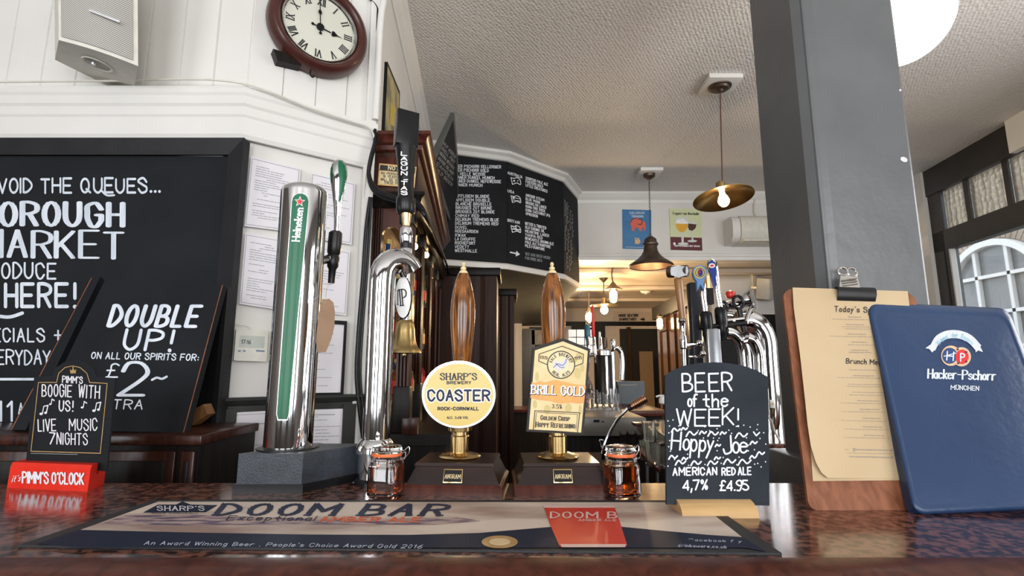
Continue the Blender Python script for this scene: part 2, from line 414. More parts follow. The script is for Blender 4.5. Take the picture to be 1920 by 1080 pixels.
floor_m = wood('floor_boards_dark', (.035, .018, .010), (.07, .036, .02), .45, (1, 14, 1), 2)
struct('floor', MB().box((-3.3, -2.8, -.1), (3.56, 8.6, 0)), floor_m, False)
# left wall: upper tongue-and-groove boards are separate planks
wl = struct('wall_left', MB().box((-3.3, YA + .012, 0), (A.x, YA + .16, CEIL)), white2, False)
wb = struct('wall_corner', MB().prism([A.xy.to_3d() - nB * .012, B.xy.to_3d() - nB * .012, B.xy.to_3d() - nB * .16, A.xy.to_3d() - nB * .16], (0, 0, CEIL)), white2, False)
def planks(parent, P0, P1, wd, z0, z1, n_):
    d = (P1 - P0); L_ = d.length; d.normalize(); k = max(1, round(L_ / wd)); wd = L_ / k
    me = None
    for i in range(k):
        a = P0 + d * (i * wd); b = P0 + d * ((i + 1) * wd - .0005); g = .003
        pts = [a - n_ * .012, a + n_ * -.005, a + d * g, b - d * g, b - n_ * .005, b - n_ * .012]
        pts = [V((p.x, p.y, z0)) for p in pts]
        o = MB().prism(pts, (0, 0, z1 - z0)).build('plank', white, parent, smooth=False)
planks(wl, V((-2.3, YA, 0)), V((A.x, YA, 0)), .105, ZC, CEIL, V((0, -1, 0)))
planks(wb, V((A.x, A.y, 0)), V((B.x, B.y, 0)), .105, ZC, CEIL, nB)
z_lo = W(463, 262, YA).z
path = [(-3.3, YA), (A.x, A.y), (B.x, B.y)]
struct('trim_1', MB().sweep(path, [(0, ZC), (.034, ZC), (.035, ZC - .008), (.033, ZC - .02), (.029, ZC - .028), (.028, ZC - .052), (.023, ZC - .060), (.022, ZC - .085), (.018, ZC - .092), (.016, z_lo + .012), (.010, z_lo), (0, z_lo)]), white)
z_d = W(560, 743, 1.53).z
struct('baseboard_left', MB().sweep([(A.x - .012, A.y)] + path[1:], [(0, z_d), (.022, z_d), (.026, z_d - .008), (.014, z_d - .022), (.008, z_d - .024), (.008, 0), (0, 0)]), dadog)
# panelled dado below: raised stiles
for nm, (x0, x1) in (('trim_2', (-.02, .012)), ('trim_3', (.31, .35))):
    p = V((A.x, A.y, 0)) + dB * (x0 + .03); q = V((A.x, A.y, 0)) + dB * (x1 + .03)
    struct(nm, MB().prism([p + nB * .008, q + nB * .008, q + nB * .018, p + nB * .018], (0, 0, z_d - .03)), dadog)
# corner post strip at B (white architrave) and wall C
struct('wall_side', MB().prism([V((B.x, B.y, 0)) , V((CE.x, CE.y, 0)), V((CE.x - .15, CE.y, 0)), V((B.x - .15, B.y + .05, 0))], (0, 0, CEIL)), white2, False)
struct('trim_4', MB().sweep([(B.x, B.y), (C2.x + dC.x * .5, C2.y + dC.y * .5)], [(0, CEIL), (.05, CEIL), (.05, CEIL - .012), (.03, CEIL - .03), (.022, CEIL - .06), (.010, CEIL - .075), (.006, CEIL - .10), (0, CEIL - .10)]), white)
p = V((B.x, B.y, 0))
struct('trim_5', MB().prism([p + nB * .002 - dB * .035, p + nB * .014 - dB * .035, p + nB * .014, p + nB * .002], (0, 0, CEIL)), white)
# bulkhead over the passage: faceted front hung with blackboards
P3 = [H(800, 268, CEIL), H(950, 289, CEIL), H(1053, 328, CEIL), H(1081, 362, CEIL)]
P3 = [V((CW(0, P3[0].y, 0).x, P3[0].y, 0))] + [V((p.x, p.y, 0)) for p in P3[1:]]
ZB = W(950, 503, P3[1].y).z
soff_m = mat('grey_green_soffit_paint', (.085, .09, .077), .5, c2=(.105, .11, .097), scale=3)
xr = P3[3].x
struct('wall_bulkhead', MB().prism([V((p.x, p.y, ZB)) for p in P3] + [V((xr, 8.6, ZB)), V((-1.2, 8.6, ZB)), V((-1.2, P3[0].y, ZB))], (0, 0, CEIL - ZB)), soff_m, False)
struct('trim_6', MB().sweep([(p.x, p.y) for p in P3], [(0, CEIL), (.06, CEIL), (.06, CEIL - .02), (.035, CEIL - .035), (.02, CEIL - .06), (0, CEIL - .065)]), white)
struct('trim_7', MB().sweep([(p.x, p.y) for p in P3], [(-.005, ZB - .01), (.022, ZB - .01), (.026, ZB + .022), (.012, ZB + .034), (-.005, ZB + .034)]), white)
# back wall above the opening, beam and room beyond
YB = P3[3].y; zb = W(1260, 487, YB).z
struct('wall_back', MB().box((xr, YB, zb), (3.5, YB + .16, CEIL)), white2, False)
struct('trim_8', MB().sweep([(xr, YB), (3.45, YB)], [(0, CEIL), (.05, CEIL), (.05, CEIL - .02), (.03, CEIL - .05), (.012, CEIL - .07), (.006, CEIL - .1), (0, CEIL - .1)]), white)
struct('trim_9', MB().sweep([(xr, YB), (3.45, YB)], [(0, zb - .01), (.03, zb - .01), (.035, zb + .02), (.012, zb + .03), (.008, zb + .055), (0, zb + .06)]), white)
struct('wall_back_right', MB().box((3.0, YB, 0), (3.5, YB + .16, zb)), white2, False)
glow_m = mat('glossy_cream_ceiling', (.56, .47, .37), .26, c2=(.60, .51, .41), scale=2, bump=.35, bscale=5)
ZK = 2.27; YF = 8.5
mb = MB().box((xr, YB + .16, ZK), (3.5, YF, ZK + .1))
struct('ceiling_back', mb, glow_m, False)
for i, yy in enumerate((5.0, 6.1, 7.2)):
    struct('trim_1%d' % i, MB().box((xr, yy, ZK - .05), (3.5, yy + .12, ZK), .015), glow_m)
struct('wall_far', MB().box((-2.4, YF, 0), (3.5, YF + .12, CEIL)), mat('cream_far_wall', (.66, .57, .46), .5, c2=(.70, .61, .50), scale=2), False)
struct('wall_far_right', MB().box((3.42, YB + .16, 0), (3.5, YF, ZK)), MATS['cream_far_wall'], False)
def FW(px, py): return W(px, py, YF)
a = FW(985, 609); b = FW(1240, 616)
struct('trim_13', MB().box((a.x - .6, YF - .05, a.z - .02), (b.x + .5, YF, a.z + .05)), darkw)
# front wall behind the camera with street windows, and left end wall
dim = mat('dim_taupe_wall', (.10, .085, .07), .6)
fw = MB(); edges = [-3.3]
for x in (-2.35, -.55, 1.25, 2.95): edges += [x - .6, x + .6]
edges.append(3.9)
for i in range(0, len(edges) - 1, 2): fw.box((edges[i], -2.8, .85), (edges[i + 1], -2.66, 2.6))
fw.box((-3.3, -2.8, 0), (3.9, -2.66, .85)); fw.box((-3.3, -2.8, 2.6), (3.9, -2.66, CEIL))
struct('wall_front', fw, dim, False)
struct('wall_end', MB().box((-3.42, -2.8, 0), (-3.3, YA, CEIL)), dim, False)
for i, x in enumerate((-2.35, -.55, 1.25, 2.95)):
    m_ = MB()
    for k in (-.6, 0, .57): m_.box((x + k - .02, -2.6, .85), (x + k + .03, -2.56, 2.6))
    for z in (.85, 1.95, 2.56): m_.box((x - .6, -2.6, z), (x + .6, -2.56, z + .045))
    struct('window_%d' % (i + 1), m_, darkw, False)
# right-hand street window wall
q0 = H(1737, 323, CEIL); q1 = H(1915, 222, CEIL); WW = vplane(q0, q1); dW = V((q0.x - q1.x, q0.y - q1.y, 0)).normalized(); nW = V((-dW.y, dW.x, 0))   # dW away from camera, nW into the room (-x)
if nW.x > 0: nW = -nW
def wp(s, z, off=0): return V((q0.x, q0.y, 0)) - dW * s + nW * off + V((0, 0, z))      # s measured from the far end towards the camera
def S_(px, py): v = WW(px, py); return (V((q0.x, q0.y, 0)) - V((v.x, v.y, 0))).dot(dW)
def wbox(mb, s0, s1, z0, z1, o0, o1):
    return mb.prism([wp(s0, z0, o0), wp(s1, z0, o0), wp(s1, z0, o1), wp(s0, z0, o1)], (0, 0, z1 - z0))
wdark = mat('dark_brown_window_paint', (.022, .018, .016), .35, c2=(.030, .025, .022), scale=10, bump=.2)
zt = WW(1824, 330).z; zm = WW(1831, 410).z; ztr = WW(1778, 469).z; zsill = .85; LW = 2.35
win = struct('window_5', wbox(wbox(wbox(wbox(MB(), 0, LW, zt, CEIL, -.06, .03), 0, LW, ztr, zm, -.05, .02), 0, S_(1768, 395), zsill, zt, -.05, .02), 0, LW, .0, zsill, -.05, .02), wdark, False)
ss = [S_(1768, 395), S_(1819, 375) - .012, S_(1892, 345)]; step = ss[2] - ss[1]
while ss[-1] + step < LW: ss.append(ss[-1] + step)
for s in ss[1:]:
    wbox(MB(), s - .022, s + .022, zm, zt, -.04, .012).build('mullion', wdark, win, smooth=False)
frost = mat('textured_privacy_glass', (.93, .90, .80), .38, glass=.9, c2=(.96, .93, .85), scale=20)
relief(frost, 22, 1.0, .02)
for i in range(len(ss) - 1):
    wbox(MB(), ss[i] + .022, ss[i + 1] - .022, zm + .004, zt - .004, -.012, -.004).build('pane', frost, win, smooth=False)
sg = S_(1790, 510)
for s in (sg - .03, sg + 1.35, LW - .05): wbox(MB(), s - .03, s + .03, zsill, ztr, -.05, .02).build('window_post', wdark, win, smooth=False)
wbox(MB(), sg, sg + .014, zsill, ztr, -.02, .022).build('white_bead', white, win, smooth=False)
for a_, b_ in ((sg + .01, sg + 1.32), (sg + 1.38, LW - .08)):
    wbox(MB(), a_, b_, zsill, ztr, -.012, -.008).build('window_pane', glassm, win, smooth=False)
e0 = wp(LW, 0); struct('wall_right', MB().prism([e0, e0 + V((.2, 0, 0)), V((3.4, -2.8, 0)), V((3.2, -2.8, 0))], (0, 0, CEIL)), dim, False)
struct('trim_14', MB().prism([wp(-.09, 0, .0), wp(.0, 0, .0), wp(.0, 0, .05), wp(-.09, 0, .05)], (0, 0, CEIL)), white)
# the street outside: brick front with an arched window
XF = 7.2; FP = Plane((XF, 7, 0), (-1, 0, 0))
brick = mat('yellow_grey_brick', (.30, .25, .19), .8, c2=(.42, .36, .28), scale=2, bump=.3)
nt = brick.node_tree; bt = nt.nodes.new('ShaderNodeTexBrick'); tc = nt.nodes.new('ShaderNodeTexCoord'); sx = nt.nodes.new('ShaderNodeSeparateXYZ'); cb = nt.nodes.new('ShaderNodeCombineXYZ')
nt.links.new(tc.outputs['Object'], sx.inputs[0]); nt.links.new(sx.outputs[1], cb.inputs[0]); nt.links.new(sx.outputs[2], cb.inputs[1]); nt.links.new(cb.outputs[0], bt.inputs[0])
bt.inputs['Scale'].default_value = 1; bt.inputs['Brick Width'].default_value = .22; bt.inputs['Row Height'].default_value = .075; bt.inputs['Mortar Size'].default_value = .008
bt.inputs[1].default_value = (.34, .28, .21, 1); bt.inputs[2].default_value = (.25, .20, .15, 1); bt.inputs[3].default_value = (.5, .47, .42, 1)
nt.links.new(bt.outputs[0], nt.nodes['Principled BSDF'].inputs['Base Color'])
hb = thing('street_building', 'pale brick building across the street with a white arched window', 'building', (XF, 8, 0))
MB().box((XF, 1.5, 0), (XF + .3, 16, 7)).build('facade', brick, hb, smooth=False)
# arch: centre line traced where the photo shows it
l_ = FP(1797, 600); t_ = FP(1862, 455); sc_ = FP(1862, 560)
cy = t_.y; rw = abs(l_.y - cy) ; zc_ = t_.z - rw * 1.0
def arcpts(r, n=28, z0=None):
    return [(cy + r * math.cos(math.pi * i / n), zc_ + r * math.sin(math.pi * i / n)) for i in range(n + 1)]
def archring(r0, r1, x, th, low):
    a_ = [(cy + r1, low)] + arcpts(r1) + [(cy - r1, low)]; b_ = [(cy + r0, low)] + arcpts(r0) + [(cy - r0, low)]
    m_ = MB()
    for i in range(len(a_) - 1):
        m_.prism([V((x, *a_[i])), V((x, *a_[i + 1])), V((x, *b_[i + 1])), V((x, *b_[i]))], (th, 0, 0))
    return m_
low = 1.0
glassd = mat('dark_shop_glass', (.16, .17, .17), .08, c2=(.24, .24, .23), scale=1.5)
archring(0.001, rw, XF - .02, .012, low).build('glazing', glassd, hb, smooth=False)
archring(rw * .93, rw * 1.05, XF - .12, .12, low).build('arch_frame', white, hb, smooth=False)
m_ = MB()
for y in (-.33, .33): m_.box((XF - .09, cy + y * rw - .025, low), (XF - .03, cy + y * rw + .025, zc_ + rw * .92))
for z in (zc_ + .35 * rw, zc_ - .35 * rw, zc_ - 1.0 * rw): m_.box((XF - .09, cy - rw * .93, z - .025), (XF - .03, cy + rw * .93, z + .025))
m_.build('glazing_bars', white, hb, smooth=False)
vb = MB()
n_ = 34
for i in range(n_):
    a0, a1 = math.pi * (i + .08) / n_, math.pi * (i + .92) / n_
    vb.prism([V((XF - .03, cy + r_ * math.cos(t), zc_ + r_ * math.sin(t))) for r_, t in ((rw * 1.07, a0), (rw * 1.45, a0), (rw * 1.45, a1), (rw * 1.07, a1))], (.03, 0, 0))
o = vb.build('arch_bricks', mat('red_brown_brick', (.25, .19, .145), .8, c2=(.38, .31, .24), scale=5), hb, smooth=False); o['kind'] = 'stuff'
struct('ground', MB().box((3.7, -4, -.25), (16, 18, -.12)), mat('grey_pavement', (.22, .22, .21), .8, c2=(.28, .28, .27), scale=4), False)

sb_ = S_(1909, 240); zbx = WW(1910, 290).z
struct('trim_20', wbox(MB(), sb_, sb_ + .16, zbx, CEIL, .031, .075), white, False)
# ================================================================== BAR COUNTER
granite = mat('polished_red_granite', (.028, .014, .012), .14, c2=(.21, .085, .058), scale=95, detail=9, sharp=(.44, .58), coat=.5, rvar=.03)
YFc, YBc = H(960, 1047, CT).y, .985
ct = thing('bar_counter', 'polished red-brown granite bar counter with a rounded wooden front edge', 'bar counter', (0, .8, 0))
MB().box((-2.2, YFc, CT - .035), (2.4, YBc, CT)).build('worktop', granite, ct, smooth=False)
MB().sweep([(-2.2, YFc), (2.4, YFc)], [(0, CT + .001), (.02, CT + .001), (.042, CT - .006), (.056, CT - .020), (.058, CT - .040), (.046, CT - .056), (0, CT - .062)]).build('front_edge', mahogr, ct)
MB().box((-2.2, YFc + .03, .1), (2.4, YFc + .06, CT - .035)).build('front_panel', mahog, ct, smooth=False)
MB().box((-2.2, YBc, CT - .05), (2.4, YBc + .012, CT - .002), .003).build('back_edge', wood('counter_edge_wood', (.16, .07, .03), (.26, .12, .05), .3, (1.2, 14, 14)), ct)
MB().box((-2.2, YBc - .04, .1), (2.4, YBc - .02, CT - .05)).build('back_panel', darkw, ct, smooth=False)
CP_ = Plane((0, 0, CT), (0, 0, 1))
# ---------------------------------------------------------------- bar mat
bm_ = thing('bar_mat', 'long printed rubber bar mat with ale lettering lying along the front of the counter', 'bar mat', (0, .75, CT))
TLm, TRm, BRm, BLm = (288, 936), (1338, 952), (1466, 1037), (34, 1022)
TLm = (288, 937); TRm = (1322, 938)
q = quadmap(TLm, TRm, BRm, BLm)
outl = [TLm, TRm, q(1, .5), BRm, q(.75, 1), q(.5, 1), q(.25, 1), BLm, q(0, .5)]
MB().slab(CP_, [TLm, TRm, BRm, BLm], .0003, .003).build('rubber_base', mat('black_rubber', (.016, .016, .018), .55, bump=.3, bscale=500), bm_, smooth=False)
matpic = mat('printed_seascape_sky', (.30, .20, .17), .5, c2=(.62, .52, .44), scale=3.2, stretch=(1, 3.2, 1), detail=8, sharp=(.38, .56))
navy = mat('navy_mat_print', (.010, .015, .035), .55, spec=.2); surf = mat('purple_sea_print', (.11, .075, .13), .5, c2=(.42, .31, .28), scale=26, stretch=(1, 5, 1), detail=6, sharp=(.40, .58))
pic = [q(.018, .06), q(.982, .06)]
def qq(l): return [q(*t) for t in l]
decal('picture', CP_, [qq([(.018, .04), (.982, .04), (.975, .86), (.025, .86)])], .0032, matpic, bm_)
wav = [(.07, .52), (.2, .58), (.4, .60), (.62, .66), (.74, .62)]
decal('sea', CP_, [qq([(.028, .34), (.15, .33), (.3, .38), (.44, .44), (.44, .50), (.30, .52), (.14, .55), (.028, .52)]), qq([(.44, .40), (.56, .34), (.60, .42), (.53, .50), (.44, .50)])], .0034, surf, bm_)
band = qq([(.02, .66), (.2, .70), (.36, .72), (.5, .71), (.60, .66), (.68, .56), (.74, .49), (.80, .50), (.88, .60), (.93, .66), (.977, .70), (.975, .97), (.025, .97)])
decal('navy_band', CP_, [band[k:k + 2] + [(band[k + 1][0], q(.5, .97)[1]), (band[k][0], q(.5, .97)[1])] for k in range(len(band) - 3)] + [[band[0], q(.02, .97), (band[0][0], q(.5, .97)[1])], [band[-3], (band[-3][0], q(.5, .97)[1]), q(.982, .97)]], .0036, navy, bm_)
def mt(s, a, b, h, **k): return text(s, a, b, h, hv=(.28 if False else 0, -1), **k)
P_ = text('DOOM BAR', (404, 965), (824, 966), 20, w=7.6, wy=1.9, serif=7.5, slant=.9, gap=4)
decal('lettering', CP_, P_, .0038, inkn, bm_)
decal('lettering', CP_, text('Exceptional', (424, 975), (588, 976), 8.5, w=1.2, wy=.6, slant=.8) , .0038, inkb, bm_)
orange = mat('orange_print', (.62, .13, .05), .6)
decal('lettering', CP_, text('AMBER ALE', (600, 977), (786, 978), 8, w=2.8, wy=1.1, serif=3, slant=.5), .0038, orange, bm_)
decal('badge_plate', CP_, [[(268, 961), (296, 946), (330, 946), (342, 940), (358, 946), (408, 947), (386, 960)]], .0038, navy, bm_)
decal('lettering', CP_, text("SHARP'S", (295, 957), (382, 957), 8, w=1.3, wy=.7, serif=1.6), .0041, paper, bm_)
decal('lettering', CP_, text('ROCK CORNWALL', (285, 963), (372, 963.5), 2.5, w=.5, wy=.35), .0041, inkn, bm_)
decal('lettering', CP_, text('An Award Winning Beer . People\'s Choice Award Gold 2016', (270, 1021), (790, 1028), 6.5, w=.9, wy=.6, slant=.7, k=2), .0038, mat('pale_blue_print', (.45, .5, .6), .6), bm_)
decal('lettering', CP_, text('Facebook f y', (1292, 1014), (1390, 1017), 4, w=.8, wy=.4, k=2), .0038, MATS['pale_blue_print'], bm_)
decal('lettering', CP_, text('drinkaware.co.uk', (1272, 1025), (1362, 1028), 5, w=.8, wy=.5, k=2), .0038, MATS['pale_blue_print'], bm_)
goldm = mat('gold_print', (.50, .30, .12), .35, .4, c2=(.66, .44, .2), scale=60)
decal('medal', CP_, [disc(937, 1016, 34, 12)], .0040, goldm, bm_)
decal('medal_centre', CP_, [disc(937, 1016, 20, 7)], .0043, mat('pale_gold_print', (.62, .46, .26), .4), bm_)
redm = mat('red_beer_print', (.50, .02, .012), .4, c2=(.60, .04, .02), scale=5)
decal('beer_glass_print', CP_, [[(1020, 950), (1152, 950), (1162, 978), (1176, 1022), (1172, 1026), (1052, 1026), (1048, 1022), (1032, 985)]], .0040, redm, bm_)
decal('glass_rim_print', CP_, [[(1018, 948), (1152, 948), (1153, 952), (1020, 952)], [(1050, 1020), (1174, 1020), (1172, 1026), (1054, 1026)]], .0042, mat('pale_pink_print', (.62, .42, .38), .5), bm_)
decal('lettering', CP_, text('DOOM B', (1033, 971), (1155, 971), 11, w=2.4, wy=1, serif=2.4), .0044, MATS['pale_pink_print'], bm_)
decal('lettering', CP_, text('AMBER ALE', (1085, 977), (1155, 977), 3.6, w=.8, wy=.5), .0044, MATS['pale_pink_print'], bm_)

# ================================================================== HANDPUMPS
def zY(py, Y): return W(960, py, Y).z
def pump(px, pyt, label, yaw, Y, base_w, name='beer_handpump'):
    c = W(px, 862, Y); x = c.x
    t = thing(name, label, 'handpump', (x, Y, CT), (0, 0, yaw))
    hw = base_w / 2
    def fr(z0, w0, d0, z1, w1, d1, mb):
        vs = [(-w0, -d0, z0), (w0, -d0, z0), (w0, d0, z0), (-w0, d0, z0), (-w1, -d1, z1), (w1, -d1, z1), (w1, d1, z1), (-w1, d1, z1)]
        return mb.add(vs, [[3, 2, 1, 0], [4, 5, 6, 7], [0, 1, 5, 4], [1, 2, 6, 5], [2, 3, 7, 6], [3, 0, 4, 7]])
    m_ = MB(); fr(0, hw, .075, .012, hw, .075, m_); fr(.012, hw, .075, .016, hw - .004, .071, m_)
    m_.build('plinth', mahogr, t, local=True, smooth=False)
    m_ = MB(); fr(.016, hw - .005, .070, .044, hw - .018, .056, m_); fr(.044, hw - .015, .058, .049, hw - .017, .056, m_)
    m_.build('base', mahogh, t, local=True, smooth=False)
    pl = MB().box((-.0165, -.0712, .0195), (.0165, -.066, .0405), .0008)
    for v in pl.v: v.y += (v.z - .02) * .48
    o = pl.build('name_plate', brass, t, local=True)
    pl = MB().box((-.0150, -.0718, .0212), (.0150, -.0710, .0388))
    for v in pl.v: v.y += (v.z - .02) * .48
    pl.build('name_panel', blackpl, o, local=True, smooth=False)
    k = MB()
    for P in text('ANGRAM', (-13, 0), (13, 0), 6, w=.6, wy=.4, serif=.8, hv=(0, 1)):
        k.poly([V((u / 1000, -.0722 + (.0265 + v / 1000 - .02) * .48, .0265 + v / 1000)) for u, v in P])
    k.build('lettering', ivory, o, local=True, smooth=False)
    z0 = .049
    f = MB().lathe([(0, z0), (.036, z0), (.038, z0 + .003), (.034, z0 + .006), (.026, z0 + .0075), (.022, z0 + .0095), (.0175, z0 + .010)], n=40)
    f.build('flange', brass, t, local=True)
    f = MB().lathe([(.017, z0 + .008), (.017, z0 + .038), (.0155, z0 + .040), (.0155, z0 + .046), (.022, z0 + .048), (.0225, z0 + .060), (.018, z0 + .063), (.010, z0 + .064)], n=36)
    f.build('barrel', brass, t, local=True)
    for s in (-1, 1): MB().box((s * .008 - .0012, -.0185, z0 + .010), (s * .008 + .0012, -.0160, z0 + .038)).build('slot_edge', brassold, t, local=True)
    return t, z0 + .06
cst, zz = pump(862, 0, 'handpump with a round yellow ale badge on a dark wooden base', R(-4), .965, .168)
brl, _ = pump(1046, 0, 'handpump with a tall gold house-shaped ale badge on a dark wooden base', R(2), .965, .164)
def handle(t, px, prof, Y, lean=0):
    """varnished turned handle following the widths seen in the photograph: (py, half width px)"""
    x0 = t.location.x; pr = []
    for py, hw in prof: pr.append((pxlen(hw, Y, py) if False else hw / F * Y / ray(960, py).y, zY(py, Y)))
    m_ = MB().lathe(list(reversed(pr)), (0, 0, 0), 32)
    for i, v in enumerate(m_.v): m_.v[i] = V((v.x + px(v.z), v.y + Y, v.z))
    return m_
def axis_fn(Y, a, b):      # x along the handle between two picture points
    A_, B_ = W(*a, Y), W(*b, Y)
    return lambda z: A_.x + (B_.x - A_.x) * (z - A_.z) / (B_.z - A_.z)
Yh = .975
for t, fx in ((cst, axis_fn(Yh, (866, 690), (869, 500))), (brl, axis_fn(Yh, (1039, 690), (1035, 500)))):
    handle(t, fx, [(513, 9), (517, 11.5), (528, 15), (545, 19), (565, 22.3), (585, 23.3), (605, 23), (630, 21.5), (660, 18.5), (690, 15.5), (760, 12.5), (800, 11)], Yh).build('wooden_handle', oakh, t)
    handle(t, fx, [(491, 0), (492.5, 2.6), (495.5, 3.8), (499, 2.6), (500, 3), (502, 5.4), (505, 5.4), (506.5, 4), (508, 6.8), (511, 8.4), (513, 8.6), (515, 5)], Yh).build('finial', ivory, t)
# round badge
Yb = .925
BP = Plane((0, Yb, 1.2), (0, -1, -.05))
MB().slab(BP, disc(860, 740, 70, 63.5, 56), -.008, 0).build('badge', chrome, cst)
bg_ = cst.children[-1] if False else D.objects['badge']
decal('badge_rim', BP, [disc(860, 740, 69.3, 62.8, 56)], .0004, mat('white_enamel', (.82, .82, .80), .25), bg_)
decal('badge_face', BP, [disc(860, 740.5, 64.5, 58.5, 56)], .0008, mat('yellow_enamel', (.66, .50, .16), .3, c2=(.72, .56, .22), scale=12), bg_)
decal('lettering', BP, text("SHARP'S", (826, 712), (893, 712), 12, w=1.5, wy=.8, serif=1.8), .0014, inkn, bg_)
decal('lettering', BP, text('BREWERY', (838, 720), (883, 720), 5, w=.8), .0014, inkn, bg_)
decal('lettering', BP, text('COASTER', (803, 751), (917, 751), 19, w=4.9, gap=2.8), .0011, MATS['white_enamel'], bg_)
decal('lettering', BP, text('COASTER', (803, 751), (917, 751), 19, w=2.5, gap=2.8), .0014, inkn, bg_)
decal('lettering', BP, text('ROCK-CORNWALL', (821, 769), (897, 769), 5.5, w=1.0), .0014, inkn, bg_)
decal('lettering', BP, text('ALC. 3.6% VOL', (838, 785), (878, 785), 4, w=.55), .0014, inkn, bg_)
# house shaped badge
GP = Plane((0, .930, 1.2), (.10, -1, .04))
hp = [(1056, 634), (1107, 654), (1101, 735), (1094, 815), (1040, 812), (987, 809), (993, 730), (999, 652)]
b2 = MB().slab(GP, hp, -.009, 0).build('badge', mat('dark_badge_edge', (.022, .018, .016), .5, spec=.25), brl)
hi = [(1055.5, 640), (1102, 658), (1096.5, 735), (1089.5, 811), (1040, 807.5), (991.5, 805), (997.5, 730), (1003, 657)]
decal('badge_face', GP, [hi], .0006, mat('straw_gold_print', (.62, .46, .20), .45, c2=(.74, .60, .33), scale=22, detail=4), b2)
leaf = mat('olive_print', (.50, .40, .16), .5)
decal('hop_leaves', GP, [disc(1083, 700, 6, 10), disc(1092, 690, 4, 8), disc(1007, 706, 3.5, 9), disc(1076, 675, 7, 5), disc(1086, 665, 6, 3.5), disc(1026, 768, 6, 9), disc(1066, 765, 6, 9), disc(1003, 758, 4, 8), disc(1088, 768, 3, 9)], .0009, leaf, b2)
decal('orange_band', GP, [[(997, 716), (1004, 718), (1012, 714), (1022, 717), (1040, 712), (1060, 716), (1080, 721), (1092, 722), (1098.5, 724), (1095, 756), (1086, 757), (1070, 755), (1050, 757), (1030, 752), (1010, 750), (994.5, 746)]], .0011, mat('orange_label_print', (.66, .29, .08), .5, c2=(.72, .38, .10), scale=30), b2)
decal('outline', GP, line([(1011, 664), (1054, 649), (1094, 664), (1093, 681), (1078, 687)], .7) + line([(1011, 664), (1010, 677), (1027, 684)], .7) +
      line([(1000, 805), (1003, 770), (1087, 774), (1083, 810)], .7) + line([(1003, 803), (1006, 773), (1083, 777), (1080, 807)], .4) + ringp(1052, 684, 25.5, .9), .0012, inkb, b2)
decal('emblem_disc', GP, [disc(1052, 684, 24.5)], .0010, mat('pale_straw_print', (.70, .58, .34), .5), b2)
decal('lettering', GP, ringtext('VALE BREWERY', 1052, 684, 17, 5.5, -80, 80, w=.6, serif=.5), .0014, inkb, b2)
decal('lettering', GP, ringtext('REAL ALES', 1052, 684, 22.5, 5.5, 232, 128, w=.6, serif=.5, inward=True), .0014, inkb, b2)
decal('lettering', GP, text('ESTD', (1013, 672), (1026, 674), 5, w=.55, serif=.5), .0014, inkb, b2)
decal('lettering', GP, text('1995', (1078, 674), (1091, 673), 5, w=.55, serif=.5), .0014, inkb, b2)
bird = [(1037, 690), (1042, 681), (1050, 677), (1056, 679), (1058, 674), (1061, 671), (1064, 673), (1067, 676), (1063, 678), (1062, 684), (1058, 690), (1050, 693), (1043, 692)]
decal('swan_emblem', GP, [bird, disc(1053, 684, 7, 4.5, rot=-.3), [(1037, 690), (1041, 676), (1049, 680)], [(1048, 692), (1050, 692), (1049, 698), (1046, 698)], [(1056, 691), (1058, 691), (1059, 697), (1056, 697)]], .0014, mat('pale_lilac_print', (.52, .52, .62), .5), b2)
decal('emblem_line', GP, line([(1038, 689), (1046, 682), (1054, 685), (1060, 680), (1062, 673)], .5, 1) + line([(1042, 681), (1050, 688), (1058, 689)], .5, 1), .0017, inkn, b2)
decal('lettering', GP, text('BRILL GOLD', (997.5, 739), (1096, 743), 16, w=2.4, wy=1.2, serif=3, smallcaps=.8, gap=2.6), .0013, inkb, b2)
decal('lettering', GP, text('BRILL GOLD', (996.5, 738), (1095, 742), 16, w=1.7, wy=.9, serif=2.4, smallcaps=.8, gap=2.6), .0016, MATS['white_enamel'], b2)
decal('lettering', GP, text('3.5%', (1035, 765), (1053, 766), 7, w=.6), .0014, inkb, b2)
decal('lettering', GP, text('Golden Crisp', (1014, 787), (1068, 789), 8, w=.9, wy=.6, serif=1, smallcaps=.78), .0014, inkb, b2)
decal('lettering', GP, text('Hoppy Refreshing', (1005, 800), (1078, 803), 9, w=.9, wy=.6, serif=1, smallcaps=.78), .0014, inkb, b2)

